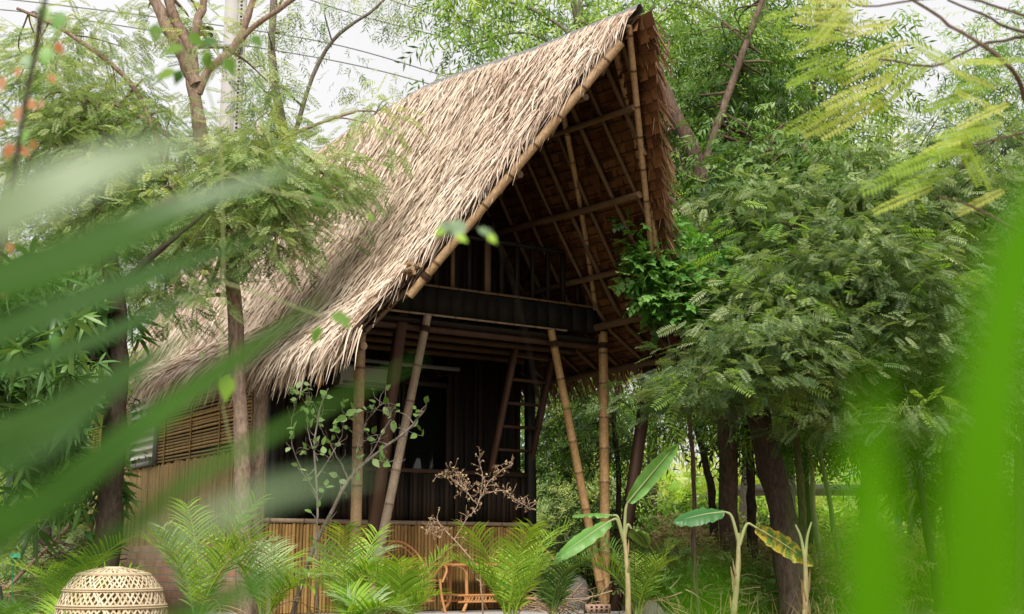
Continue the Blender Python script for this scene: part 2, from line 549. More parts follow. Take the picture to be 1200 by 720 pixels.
def brick_mat():
    m, nt, out = M_new('red_brick_base')
    tc = N(nt, 'ShaderNodeTexCoord')
    sx = N(nt, 'ShaderNodeSeparateXYZ')
    nt.links.new(tc.outputs['Object'], sx.inputs[0])
    cx = N(nt, 'ShaderNodeCombineXYZ')
    ad = N(nt, 'ShaderNodeMath', operation='ADD')
    nt.links.new(sx.outputs[0], ad.inputs[0])
    nt.links.new(sx.outputs[1], ad.inputs[1])
    nt.links.new(ad.outputs[0], cx.inputs[0])
    nt.links.new(sx.outputs[2], cx.inputs[1])
    b = N(nt, 'ShaderNodeTexBrick', i_Scale=1.0)
    b.inputs['Brick Width'].default_value = .27
    b.inputs['Row Height'].default_value = .105
    b.inputs['Mortar Size'].default_value = .010
    b.inputs['Mortar Smooth'].default_value = .2
    b.inputs['Color1'].default_value = (.48, .24, .15, 1)
    b.inputs['Color2'].default_value = (.60, .38, .27, 1)
    b.inputs['Mortar'].default_value = (.36, .31, .27, 1)
    nt.links.new(cx.outputs[0], b.inputs['Vector'])
    c = mixc(nt, mapr(nt, noise(nt, 5, 5), .3, .75, 0, .55), b.outputs['Color'], (.45, .40, .38), 'MULTIPLY')
    p = N(nt, 'ShaderNodeBsdfPrincipled', i_Roughness=.85)
    nt.links.new(c, p.inputs['Base Color'])
    bp = N(nt, 'ShaderNodeBump', i_Strength=.6, i_Distance=.01, invert=True)
    nt.links.new(b.outputs['Fac'], bp.inputs['Height'])
    nt.links.new(bp.outputs[0], p.inputs['Normal'])
    nt.links.new(p.outputs[0], out.inputs[0])
    return m


M['brick'] = brick_mat()


def yellow_banana():
    """banana leaf with yellow bands running out from the midrib"""
    m, nt, out = M_new('leaf_banana_yellowing')
    t = attr(nt, 't')
    nz = noise(nt, 7, 4)
    w = N(nt, 'ShaderNodeMath', operation='MULTIPLY_ADD')
    w.inputs[1].default_value = 34.0
    nt.links.new(t, w.inputs[0])
    k = N(nt, 'ShaderNodeMath', operation='MULTIPLY')
    k.inputs[1].default_value = 26.0
    nt.links.new(nz, k.inputs[0])
    nt.links.new(k.outputs[0], w.inputs[2])
    s = N(nt, 'ShaderNodeMath', operation='SINE')
    nt.links.new(w.outputs[0], s.inputs[0])
    ed = attr(nt, 'rnd')
    s2 = N(nt, 'ShaderNodeMath', operation='MULTIPLY_ADD')
    s2.inputs[1].default_value = 1.6
    nt.links.new(ed, s2.inputs[0])
    nt.links.new(s.outputs[0], s2.inputs[2])
    c = ramp(nt, mapr(nt, s2.outputs[0], -.4, 2.2), [(0, (.12, .26, .05)), (.42, (.2, .33, .06)), (.6, (.55, .48, .06)), (1, (.66, .50, .08))])
    p = N(nt, 'ShaderNodeBsdfPrincipled', i_Roughness=.45)
    nt.links.new(c, p.inputs['Base Color'])
    tr = N(nt, 'ShaderNodeBsdfTranslucent')
    nt.links.new(c, tr.inputs[0])
    ms = N(nt, 'ShaderNodeMixShader', i_0=.35)
    nt.links.new(p.outputs[0], ms.inputs[1])
    nt.links.new(tr.outputs[0], ms.inputs[2])
    nt.links.new(ms.outputs[0], out.inputs[0])
    return m


M['banana_yellow'] = yellow_banana()


def ground_mat():
    m, nt, out = M_new('soil_and_litter')
    n1 = noise(nt, .35, 6, .6)
    n2 = noise(nt, 9, 6, .7)
    c = ramp(nt, n1, [(.3, (.17, .15, .07)), (.48, (.27, .20, .12)), (.62, (.36, .27, .18)), (.8, (.20, .17, .08))])
    c = mixc(nt, mapr(nt, n2, .3, .7, 0, .7), c, (.35, .30, .25), 'MULTIPLY')
    p = N(nt, 'ShaderNodeBsdfPrincipled', i_Roughness=.95)
    nt.links.new(c, p.inputs['Base Color'])
    b = N(nt, 'ShaderNodeBump', i_Strength=.8, i_Distance=.05)
    nt.links.new(n2, b.inputs['Height'])
    nt.links.new(b.outputs[0], p.inputs['Normal'])
    nt.links.new(p.outputs[0], out.inputs[0])
    return m


M['ground'] = ground_mat()
# ------------------------------------------------------------------ the house (local axes: u along the gable, v to the back, z up)
house = thing('bamboo_house', 'tall bamboo house under a steep upswept thatched roof in the middle of the garden', 'house', hw(0, 0, 0), HROT)


def hp(name, mb, mat, parent=None, smooth=False):
    return mb.build(name, mat, parent or house, local=True, smooth=smooth)


VB = 9.6                                     # back end of the roof
RU = 1.80
ZR = np.array([(-3.2, 6.62), (-2.1, 6.72), (-.94, 6.84), (0.4, 7.04), (1.6, 7.2), (3.2, 7.22), (9.6, 7.2)])
KS = 0.78


def prof(side, s, v):
    s, v = np.broadcast_arrays(np.asarray(s, float), np.asarray(v, float))
    zr = np.interp(v, ZR[:, 0], ZR[:, 1])
    ku, kz, eu, ez = ((0.0, 3.74, -.74, 2.98) if side < 0 else (3.62, 3.82, 4.32, 3.36))
    a = np.clip(s / KS, 0, 1)
    b = np.clip((s - KS) / (1 - KS), 0, 1)
    if side < 0:
        ez = ez + .065 * np.clip(v - .5, 0, 7)
    sag = -.10 * np.sin(pi * a)
    u = RU + (ku - RU) * a + (eu - ku) * b
    z = zr + (kz - zr) * a + sag + (ez - kz) * b
    return np.stack([u, v, z], -1)


def vstart(s):
    s = np.asarray(s, float)
    return np.where(s < KS, -3.14 + s / KS * 1.99, -1.15 - (s - KS) / (1 - KS) * .15)


def slope_frame(side, s, v):
    e = 1e-3
    d = nrm(prof(side, np.asarray(s) + e, v) - prof(side, np.asarray(s) - e, v))
    a = np.zeros_like(d)
    a[..., 1] = 1.0
    n = nrm(np.cross(d, a)) * (1 if side > 0 else -1)
    n = np.where(n[..., 2:3] < 0, -n, n)
    return d, a, n


def roof_sheet(side, lift, mb, flip):
    ss = np.linspace(0, 1.0, 15)
    ts = np.linspace(0, 1, 22) ** 1.3
    G = np.zeros((15, 22, 3))
    for i, s in enumerate(ss):
        v0 = float(vstart(s))
        v = v0 + (VB - v0) * ts
        p = prof(side, s, v)
        _, _, n = slope_frame(side, min(max(s, .01), .99), v)
        G[i] = p + n * lift
    i = np.arange(14)[:, None] * 22
    j = np.arange(21)[None, :]
    F = np.stack([i + j, i + j + 1, i + 22 + j + 1, i + 22 + j], -1).reshape(-1, 4)
    mb.add(G.reshape(-1, 3), F[:, ::-1] if flip else F, .2, .3)


def thatch(side):
    mb = MB()
    roof_sheet(side, .10, mb, side < 0)
    rows = 58
    P, D, S, Nn, L, W, Li, Dr, R, Be = ([] for _ in range(10))
    for k in range(rows):
        s = 0.015 + 0.975 * k / (rows - 1)
        v0 = float(vstart(s))
        dens = .016 if side < 0 else .04
        vv = np.concatenate([np.arange(v0 + (.04 if side < 0 else -.06), 4.5, dens), np.arange(4.5, VB, dens * 1.6)])
        if side > 0:
            vv = vv[vv < 3.0]
        vv = vv + rng.normal(0, dens * .6, len(vv))
        ss = np.clip(s + rng.normal(0, .012, len(vv)), .005, .998)
        p = prof(side, ss, vv)
        d, a, n = slope_frame(side, ss, vv)
        th = rng.normal(.0, .27, len(vv)) + .20 * np.exp(-np.clip(vv - v0, 0, 9) / .7)
        dd = nrm(d * np.cos(th)[:, None] + a * np.sin(th)[:, None] + n * rng.uniform(.0, .10, len(vv))[:, None])
        sd = nrm(np.cross(dd, n) + n * rng.normal(0, .45, len(vv))[:, None])
        l = rng.uniform(.20, .44, len(vv))
        rim = (vv < v0 + .12) | (k > rows - 4)
        l = np.where(rim, l * rng.uniform(.5, 1.05, len(vv)), l)
        P.append(p + n * rng.uniform(.09, .16, len(vv))[:, None]), D.append(dd), S.append(sd), Nn.append(n)
        L.append(l), W.append(rng.uniform(.010, .026, len(vv)))
        Li.append(rng.uniform(.0, .06, len(vv))), Dr.append(rng.uniform(0, .10, len(vv)) + np.where(rim, .08, 0))
        patch = .12 * np.sin(vv * 2.1 + s * 9) + .1 * np.sin(vv * .9 - s * 5)
        R.append(np.clip(rng.beta(2.0, 1.6, len(vv)) + patch - np.where(rng.random(len(vv)) < .06, .35, 0), 0, 1))
        Be.append(rng.normal(0, .05, len(vv)))
    cat = np.concatenate
    blades(mb, cat(P), cat(D), cat(S), cat(Nn), cat(L), cat(W), cat(Li), cat(Dr), cat(R), (.8, 1, .8, .1), cat(Be))
    return mb


def fringe(side):
    """loose strands hanging over the gable edge and the eave"""
    mb = MB()
    n = 520
    s = rng.uniform(.02, .99, n)
    v = vstart(s) + (rng.uniform(.02, .22, n) if side < 0 else rng.uniform(-.08, .1, n))
    p = prof(side, s, v)
    d, a, nn = slope_frame(side, s, v)
    th = rng.normal(.22 if side < 0 else -.1, .18, n)
    dd = nrm(d * np.cos(th)[:, None] + a * np.sin(th)[:, None] + np.array((0, 0, -.12)))
    sd = nrm(np.cross(dd, nn) + nn * rng.normal(0, .4, n)[:, None])
    blades(mb, p + nn * rng.uniform(.0, .14, n)[:, None], dd, sd, nn, rng.uniform(.18, .5, n) * np.where(rng.random(n) < .08, 1.5, 1), rng.uniform(.012, .03, n), .03, rng.uniform(.0, .1, n), rng.beta(2, 2, n), bend=rng.normal(0, .06, n))
    m = 1500
    v = rng.uniform(-1.35, 6, m)
    s = rng.uniform(.95, 1.0, m)
    p = prof(side, s, v)
    d, a, nn = slope_frame(side, s * .99, v)
    th = rng.normal(0, .3, m)
    dd = nrm(d * .8 + a * np.sin(th)[:, None] * .7 + np.array((0, 0, -.75)))
    sd = nrm(np.cross(dd, nn) + nn * rng.normal(0, .4, m)[:, None])
    blades(mb, p + nn * rng.uniform(-.01, .14, m)[:, None], dd, sd, nn, rng.uniform(.15, .52, m), rng.uniform(.010, .026, m), .02, rng.uniform(.0, .15, m), rng.beta(2, 2, m) * .9, bend=rng.normal(0, .06, m))
    return mb


def lining(side):
    mb, bb = MB(), MB()
    rows = 36
    for k in range(rows):
        s0, s1 = k / rows, min(1.0, (k + 1.25) / rows)
        v = float(vstart(s0)) + (.06 if side < 0 else -.16)
        while v < 5.5:
            w = rng.uniform(.09, .22)
            j = rng.normal(0, .012)
            q = []
            for (s, vv, o) in ((s0, v, .0), (s0, v + w, .0), (s1, v + w * .97, .028), (s1, v + w * .05, .028 + abs(j))):
                p = prof(side, s, vv)
                _, _, n = slope_frame(side, min(max(s, .01), .99), vv)
                p = p - n * (o + .004)
                if s == s1:
                    p = p + np.array((0, j * .6, j))
                q.append(p)
            mb.add(q, [(0, 1, 2, 3)] if side < 0 else [(3, 2, 1, 0)], float(np.clip(rng.normal(.5, .22), 0, 1)))
            v += w * .985
        vs = np.linspace(float(vstart(s0)) + .02, 5.5, 14)
        p = prof(side, s0, vs)
        _, _, n = slope_frame(side, min(max(s0, .01), .99), vs)
        tube(bb, p - n * .035, .010, 4, rng.random())
    # everything deeper in is one plain sheet
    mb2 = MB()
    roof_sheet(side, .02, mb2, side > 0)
    return mb, bb, mb2


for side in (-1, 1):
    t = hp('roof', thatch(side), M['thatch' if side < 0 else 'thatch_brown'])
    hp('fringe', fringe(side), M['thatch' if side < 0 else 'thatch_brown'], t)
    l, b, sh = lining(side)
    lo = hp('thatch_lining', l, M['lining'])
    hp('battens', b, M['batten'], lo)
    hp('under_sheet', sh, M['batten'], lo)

# ridge sheet
mb = MB()
vs = np.linspace(-3.1, VB, 40)
zr = np.interp(vs, ZR[:, 0], ZR[:, 1]) + .135 + np.where(vs > 3, .02 * np.sin(vs * 5), 0)
row = [np.stack([np.full(40, RU + du), vs, zr + dz], -1) for du, dz in ((-.06, -.08), (-.035, -.02), (0, .01), (.035, -.02), (.06, -.08))]
G = np.stack(row, 1)
i = np.arange(39)[:, None] * 5
j = np.arange(4)[None, :]
mb.add(G.reshape(-1, 3), np.stack([i + j, i + 5 + j, i + 5 + j + 1, i + j + 1], -1).reshape(-1, 4), .5)
ridge = hp('ridge_cap', mb, M['ridge'])
mb = MB()
n = 1500                                      # ragged straw over the ridge sheet
v = rng.uniform(-3.15, VB, n)
z = np.interp(v, ZR[:, 0], ZR[:, 1])
sg = rng.choice([-1, 1], n)
P = np.stack([RU + sg * .02, v, z + .20 - rng.uniform(0, .05, n)], -1)
D = nrm(np.stack([sg * .5, rng.normal(0, .3, n), np.full(n, -.9)], -1))
Nn = nrm(np.stack([sg * .9, np.zeros(n), np.full(n, .5)], -1))
blades(mb, P + np.stack([sg * .10, v * 0, np.full(n, -.14)], -1), D, nrm(np.cross(D, Nn)), Nn, rng.uniform(.25, .5, n), rng.uniform(.015, .035, n), .03, .03, rng.beta(2, 2, n))
hp('ridge_straw', mb, M['thatch'], ridge)

# gable edge poles, braces, rafters, purlins
mb = MB()
bamboo(mb, (1.60, -3.00, 6.30), (-.02, -1.24, 3.58), .052, .42, 10, .4, off=.25)
hp('barge_pole', mb, M['bamboo'])
mb = MB()
bamboo(mb, (1.70, -3.02, 6.52), (3.50, -1.26, 3.84), .038, .4, 9, .6)
hp('barge_pole', mb, M['bamboo'])
for p0, p1, r in (((1.90, -2.53, 6.44), (3.22, -1.66, 4.34), .046), ((2.00, -1.34, 6.12), (3.44, -.08, 4.0), .037)):
    mb = MB()
    bamboo(mb, p0, p1, r, .38, 9, .5, bow=.03)
    hp('brace', mb, M['bamboo'])
for side in (-1, 1):
    for k in range(17):
        v = -2.75 + .44 * k
        s0 = max(0.02, (v + .12 + 3.14) / 1.99 * KS) if v < -1.15 else .02
        s0 = 0.02 if v > float(vstart(.02)) else s0
        s1 = .98 if v > -1.15 else min(.98, (v + 3.14) / 1.99 * KS)
        if s1 - s0 < .06:
            continue
        mb = MB()
        ss = np.linspace(s0, s1, 12)
        vv = np.full(12, v) + np.linspace(0, rng.normal(0, .08), 12)
        p = prof(side, ss, vv)
        _, _, nn = slope_frame(side, np.clip(ss, .01, .99), vv)
        tube(mb, p - nn * .075, rng.uniform(.022, .032), 7, rng.random())
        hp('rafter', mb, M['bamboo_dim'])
    for s, r in ((.2, .04), (.42, .045), (.62, .04), (.775, .05), (.97, .045)):
        mb = MB()
        vv = np.linspace(float(vstart(s)) + .08, 6.0, 14)
        p = prof(side, np.full(14, s), vv)
        _, _, nn = slope_frame(side, np.full(14, s), vv)
        tube(mb, p - nn * (.125 + r * .3), r, 8, rng.random())
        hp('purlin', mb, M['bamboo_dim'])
# back gable closes the far end
mb = MB()
mb.add([(-.5, VB - .5, 3.0), (4.1, VB - .5, 3.0), (3.6, VB - .5, 3.8), (RU, VB - .5, 7.1), (0, VB - .5, 3.7)], [(0, 1, 2)], .3)
mb.add([(-.5, VB - .5, 3.0), (3.6, VB - .5, 3.8), (0, VB - .5, 3.7)], [(0, 1, 2)], .3)
mb.add([(0, VB - .5, 3.7), (3.6, VB - .5, 3.8), (RU, VB - .5, 7.1)], [(0, 1, 2)], .3)
hp('gable', mb, M['dark'])

# rope lashings where poles meet
def lashing(p0, p1, r, n=5):
    mb = MB()
    p0, p1 = np.asarray(p0, float), np.asarray(p1, float)
    d = nrm(p1 - p0)
    for k in range(n):
        c = p0 + d * .016 * k
        tube(mb, [c - d * .008, c - d * .003, c + d * .003, c + d * .008], (r, r + .009, r + .009, r), 10, rng.random(), cap=False)
    hp('lashing', mb, M['batten'])


for p0, p1, r in (((.02, 0, 3.52), (.02, 0, 4), .066), ((3.62, 0, 3.50), (3.62, 0, 4), .066), ((.87, -.025, 3.45), (.915, -.02, 3.66), .053), ((2.80, -.025, 3.45), (2.755, -.02, 3.66), .053),
                  ((.10, -1.36, 3.77), (.2, -1.48, 3.95), .056), ((.75, -2.03, 4.87), (.85, -2.15, 5.05), .056), ((3.665, -.55, 3.87), (3.67, -.75, 3.87), .095)):
    lashing(p0, p1, r)

# posts, struts, props
def wobble_(p):
    P = smooth_path(p, 18)
    return P + rng.normal(0, .008, P.shape) * np.array((1, 1, 0))


PR = .066
for (p0, p1, r, mat, o) in (((.02, 0, .1), (.02, 0, 3.72), PR, 'bamboo', .2), ((3.6, 0, .1), (3.62, 0, 3.72), PR, 'bamboo_gold', .28)):
    mb = MB()
    bamboo(mb, p0, p1, r, .44, 12, .6, off=o, taper=.95)
    hp('post', mb, M[mat])
for (p0, p1, r, mat) in (((.12, -.10, .1), (.915, -.02, 3.66), .058, 'bamboo_grey'), ((3.52, -.10, .1), (2.755, -.02, 3.66), .058, 'bamboo_gold')):
    mb = MB()
    bamboo(mb, p0, p1, r, .43, 11, .5, taper=.86)
    hp('strut', mb, M[mat])
for p0, p1, mat in (((.20, .14, .1), (.66, .14, 3.78), 'timber'), ((3.60, -.18, .1), (4.26, -.28, 3.62), 'timber_dark')):
    mb = MB()
    beam(mb, p0, p1, .12, .11, .6)
    hp('prop', mb, M[mat])

mb = MB()
tube(mb, wobble_([(-.80, 1.0, .0), (-.83, .98, 1.0), (-.79, 1.0, 2.0), (-.78, .98, 2.95)]), np.linspace(.10, .08, 19), 12, .6)
hp('post', mb, M['bark_pink'], smooth=True)

# loft
mb = MB()
u = .30
while u < 3.70:
    w = min(rng.uniform(.16, .24), 3.72 - u)
    box(mb, (u + w / 2, 0 + rng.normal(0, .002), 3.845 + rng.normal(0, .003)), (w - .006, .035, .325), rng.random())
    u += w
fas = hp('fascia', mb, M['fascia'])
mb = MB()
bamboo(mb, (.34, -.035, 4.03), (3.55, -.035, 4.03), .017, .3, 7, .3)
hp('top_rail', mb, M['bamboo_dim'], fas)
mb = MB()
bamboo(mb, (-.1, -.03, 3.665), (3.0, -.03, 3.672), .014, .3, 7, .8)
hp('lower_rail', mb, M['bamboo_grey'], fas)
mb = MB()
v = .06
while v < 2.0:
    bamboo(mb, (-.3, v, 3.60 + rng.normal(0, .006)), (3.62, v, 3.60 + rng.normal(0, .006)), .032, .4, 6)
    v += .072
hp('loft_floor', mb, M['timber_shaded'])
for v in (.15, .62, 1.15, 1.7):
    mb = MB()
    bamboo(mb, (-.25, v, 3.52), (3.6, v, 3.53), .045, .4, 8, .8)
    hp('joist', mb, M['timber_dark'])
for k in range(10):
    uu = 1.05 + k * .243 + (.03 if k == 3 else 0)
    mb = MB()
    r = .045 if k == 3 else .028
    box(mb, (uu, .04, 4.39), (r * 1.9, .04, .74 if k != 3 else .95), .75 - .07 * abs(k - 3))
    hp('baluster', mb, M['bamboo_dim'] if k in (1, 3) else M['timber_shaded'])
mb = MB()
bamboo(mb, (.95, .04, 4.74), (3.05, .04, 4.74), .032, .4, 8, .3)
hp('handrail', mb, M['dark'])
mb = MB()
beam(mb, (3.42, .06, 4.02), (3.40, .06, 4.72), .07, .07)
hp('loft_post', mb, M['timber'])
mb = MB()
u = .36
while u < 3.3:                                # loft room front, dark planks up into the gable
    w = rng.uniform(.12, .18)
    zt = 3.7 + (1 - abs((u + w / 2 - RU) / 1.82)) * 3.3 - .34
    if zt > 3.9:
        box(mb, (u + w / 2, 1.15, (3.64 + min(zt, 5.5)) / 2), (w - .005, .03, min(zt, 5.5) - 3.64), rng.random())
    u += w
hp('loft_wall', mb, M['dark_slat'])
for s in (-1, 1):
    mb = MB()
    uo = 3.66 if s > 0 else -.03
    for k in range(5):
        dz, du = ((0, 0), (.055, .0), (-.055, .0), (.03, .055), (-.03, -.055))[k]
        bamboo(mb, (uo + du, .05, 3.85 + dz), (uo + du * 1.1, -1.28 - .04 * k, 3.88 + dz), .03, .4, 8, rng.random())
    hp('outrigger', mb, M['bamboo_gold'] if s > 0 else M['bamboo'])

# ground floor: parapet, dark half wall, recessed wall with a door
mb = MB()
u = -.56
while u < 3.34:
    r = rng.uniform(.019, .027)
    z1 = 1.165 + rng.normal(0, .006)
    tube(mb, [(u, 1.2 + rng.normal(0, .004), .11), (u + rng.normal(0, .004), 1.2, .6), (u, 1.2, z1)], r, 6, rng.random(), cap=False)
    u += r * 2.02
par = hp('parapet', mb, M['slat_gold'], smooth=True)
mb = MB()
box(mb, (1.39, 1.235, .64), (3.9, .02, 1.05), .3)
hp('backing_board', mb, M['timber_dark'], par)
mb = MB()
bamboo(mb, (-.6, 1.19, 1.20), (3.38, 1.19, 1.20), .03, .42, 9, .7)
hp('top_rail', mb, M['bamboo_grey'], par)
mb = MB()
u = .3
while u < 3.34:
    w = rng.uniform(.05, .09)
    box(mb, (u + w / 2, 1.25 + rng.normal(0, .006), 1.53), (w - .008, .03, .62), rng.random())
    u += w
half = hp('half_wall', mb, M['dark_slat'])
mb = MB()
box(mb, (1.83, 1.24, 1.87), (3.06, .06, .05), .9)
hp('sill', mb, M['timber_dark'], half)
mb = MB()
u = -.44
while u < 3.62:
    w = rng.uniform(.06, .12)
    if not (1.62 < u < 2.42):
        box(mb, (u + w / 2, 2.02 + rng.normal(0, .008), 1.84), (w - .008, .03, 3.42), rng.random())
    u += w
hp('front_wall', mb, M['dark_slat'])
door = MB()
box(door, (1.70, 2.0, 1.65), (.07, .05, 3.0), .8)
box(door, (2.42, 2.0, 1.65), (.07, .05, 3.0), .8)
box(door, (2.06, 2.0, 3.13), (.65, .05, .07), .8)
do = hp('door', door, M['dark_slat'])
mb = MB()
box(mb, (2.06, 2.02, 1.64), (.66, .012, 2.96), .5)
hp('pane', mb, M['glass'], do)
mb = MB()
for k in range(6):
    bamboo(mb, (1.40 + k * .055, 1.96, .3), (1.40 + k * .055, 1.96, 3.12), .02, .4, 6, rng.random())
hp('door_screen', mb, M['dark_slat'], do)
mb = MB()
box(mb, (1.35, 1.93, 3.36), (2.4, .05, .05), .8)
hp('door_track', mb, M['grey_metal'])
for (uu, v) in ((3.27, 1.22), (-.5, 1.25)):
    mb = MB()
    box(mb, (uu, v, 2.0 if uu > 0 else 1.62), (.11, .11, 3.7 if uu > 0 else 2.94), .8)
    hp('corner_post', mb, M['dark'])
mb = MB()
box(mb, (3.64, 5.5, 1.85), (.06, 6.9, 3.5), .5)
hp('side_wall', mb, M['dark_slat'])
mb = MB()
box(mb, (1.6, VB - .55, 1.6), (4.1, .06, 3.0), .5)
hp('back_wall', mb, M['dark_slat'])
mb = MB()
box(mb, (1.6, 5.2, .09), (4.1, 7.6, .05), .5)
hp('inner_floor', mb, M['dark'])

# left side wall: brick base, upright bamboo boards, window, lying slats above
mb = MB()
box(mb, (-.52, 4.6, .47), (.16, 6.3, .94), .5)
hp('brick_base', mb, M['brick'])
mb = MB()
v = 1.32
while v < 9.0:
    r = rng.uniform(.017, .026)
    zt = 2.10 + rng.normal(0, .015)
    tube(mb, [(-.53 + rng.normal(0, .006), v, .93), (-.53, v + rng.normal(0, .005), 1.5), (-.53, v, zt)], r, 6, rng.random(), cap=True)
    v += r * 2.0
hp('board_wall', mb, M['slat'], smooth=True)
mb = MB()
z = 2.15
while z < 3.35:
    r = rng.uniform(.015, .021)
    for (v0, v1) in ((1.3, 5.42), (6.75, 9.0)):
        tube(mb, [(-.53, v0 + rng.normal(0, .02), z), (-.535 + rng.normal(0, .004), (v0 + v1) / 2, z + rng.normal(0, .008)), (-.53, v1, z)], r, 6, rng.random(), cap=True)
    z += .046
for v in (1.8, 2.9, 4.0, 5.1, 7.2, 8.4):
    tube(mb, [(-.555, v, 2.1), (-.555, v, 3.3)], .014, 6, .2)
hp('slat_panel', mb, M['slat'], smooth=True)
mb = MB()
box(mb, (-.46, 5.2, 1.7), (.02, 7.8, 3.3), .2)
hp('inner_board', mb, M['dark'])
win = MB()
for (c, d) in (((-.55, 5.47, 2.68), (.09, .08, 1.1)), ((-.55, 6.70, 2.68), (.09, .08, 1.1)), ((-.55, 6.085, 2.15), (.09, 1.31, .07)), ((-.55, 6.085, 3.23), (.09, 1.31, .06))):
    box(win, c, d, .4)
wo = hp('window', win, M['grey_metal'])
mb = MB()
box(mb, (-.49, 6.085, 2.69), (.012, 1.15, 1.0), .5)
for k in range(8):
    z = 2.24 + k * .125
    mb.add([(-.515, 5.51, z + .10), (-.515, 6.66, z + .10), (-.60, 6.66, z), (-.60, 5.51, z)], [(0, 1, 2, 3)], .6)
hp('white_louvres', mb, M['bright_white'], wo)  # white slats tilted up to catch skylight, in place of louvre glass
mb = MB()
for z in (2.19,):
    box(mb, (-.532, 6.085, z), (.008, 1.15, .012), .3)
hp('glazing_bar', mb, M['grey_metal'], wo)

# ------------------------------------------------------------------ things fixed to or standing by the house
def hthing(name, label, cat, u, v, z, group=None):
    return thing(name, label, cat, hw(u, v, z), HROT, group)


t = hthing('air_conditioner', 'pale wall air conditioner on the dark front wall behind the left bamboo post', 'air conditioner', 1.05, 1.96, 2.98)
mb = MB()
pr = [(-.0, .30), (-.16, .30), (-.205, .26), (-.21, .10), (-.17, .02), (0, .0)]
V = [(x, y, z) for x in (-.42, .42) for (y, z) in pr]
k = len(pr)
for i in range(k):
    j = (i + 1) % k
    mb.add([V[i], V[j], V[k + j], V[k + i]], [(0, 1, 2, 3)], .5)
for o in (0, k):
    mb.add([V[o + i] for i in range(k)], [(0, 1, 2)], .5)
    mb.add([V[o + i] for i in range(k)], [(0, 2, 3), (0, 3, 4), (0, 4, 5)], .5)
mb.build('case', M['white'], t, True)
mb = MB()
for z in (.035, .06):
    box(mb, (0, -.195, z), (.74, .02, .014), .4)
mb.build('louvre', M['grey_metal'], t, True)
mb = MB()
box(mb, (.30, -.212, .2), (.05, .004, .02), .4)
mb.build('display', M['black'], t, True)

t = hthing('ladder', 'dark wooden ladder leaning from behind the parapet up to the loft', 'ladder', 3.0, 1.0, 0)
def lp(u, v, z): return np.array((u - 3.0, v - 1.0, z))
for uu in (2.66, 3.28):
    mb = MB()
    beam(mb, lp(uu, .62, 3.62), lp(uu, 1.98, .13), .05, .11, .7)
    mb.build('rail', M['timber'] if uu < 3 else M['timber_dark'], t, True)
for k in range(11):
    f = (k + .7) / 11.5
    mb = MB()
    box(mb, lp(2.97, .62 + 1.36 * f, 3.62 - 3.49 * f), (.60, .09, .035), .8)
    mb.build('rung', M['timber_dark'], t, True)

pp = hw(-.62, -.28, 2.62)
t = thing('pendant', 'small amber teardrop pendant hanging under the left thatch eave', 'pendant', pp)
mb = MB()
zz = np.array([0, .02, .06, .10, .15, .19, .20]) * 1.0
tube(mb, [(pp[0], pp[1], pp[2] + z) for z in zz], np.array([.004, .018, .034, .036, .024, .010, .004]), 10, .5)
mb.build('drop', M['pod'], t, smooth=True)
mb = MB()
tube(mb, [(pp[0], pp[1], pp[2] + .19), (pp[0] + .01, pp[1], pp[2] + .48)], .004, 5, .2)
tube(mb, [(pp[0], pp[1], pp[2] - .12), (pp[0], pp[1], pp[2] + .01)], .003, 5, .2)
mb.build('cord', M['bark_dark'], t)


def rot2(p, a):
    c, s = cos(a), sin(a)
    p = np.asarray(p, float)
    return np.stack([p[..., 0] * c - p[..., 1] * s, p[..., 0] * s + p[..., 1] * c, p[..., 2]], -1)


def rattan_chair(name, label, u, v, rz, group):
    t = thing(name, label, 'chair', hw(u, v, .105), HROT + rz, group)
    a = np.linspace(0, pi, 20)
    mb = MB()                                  # round hooped back that runs down into the arms
    hoop = np.stack([-.36 * np.cos(a), .30 - .06 * np.sin(a) * 0 - .26 * (1 - np.sin(a)), .40 + .46 * np.sin(a)], -1)
    tube(mb, hoop, .017, 8, .6)
    tube(mb, hoop * np.array((.82, 1, 1)) + np.array((0, -.005, -.05)), .010, 7, .4)
    mb.build('back_hoop', M['rattan'], t, True, True)
    mb = MB()
    for k in range(2, 18, 2):
        q = hoop[k]
        tube(mb, [(q[0] * .35, .26, .38), (q[0] * .72, .27, (q[2] + .38) / 2 + .02), q], .006, 6, rng.random())
    mb.build('spokes', M['rattan'], t, True, True)
    b = np.linspace(0, 2 * pi, 25)
    mb = MB()
    tube(mb, np.stack([.31 * np.cos(b), .29 * np.sin(b), np.full(25, .38)], -1), .016, 8, .5, cap=False)
    for k in range(-4, 5):
        x = k * .065
        y = .29 * sqrt(max(0, 1 - (x / .31) ** 2))
        tube(mb, [(x, -y, .385), (x, y, .385)], .007, 5, rng.random())
    mb.build('seat', M['rattan'], t, True, True)
    for sx in (-1, 1):
        for sy in (-1, 1):
            mb = MB()
            tube(mb, smooth_path([(sx * .27, sy * .22, .40), (sx * .28, sy * .24, .2), (sx * .31, sy * .28, 0)], 8), .017, 8, .6)
            mb.build('leg', M['rattan'], t, True, True)
        mb = MB()
        tube(mb, smooth_path([(sx * .36, .04, .40), (sx * .39, -.14, .56), (sx * .36, -.24, .50), (sx * .29, -.24, .36)], 12), .015, 8, .6)
        mb.build('arm', M['rattan'], t, True, True)
    mb = MB()
    tube(mb, np.stack([.29 * np.cos(b), .26 * np.sin(b), np.full(25, .14)], -1), .012, 7, .5, cap=False)
    mb.build('stretcher', M['rattan'], t, True, True)
    return t


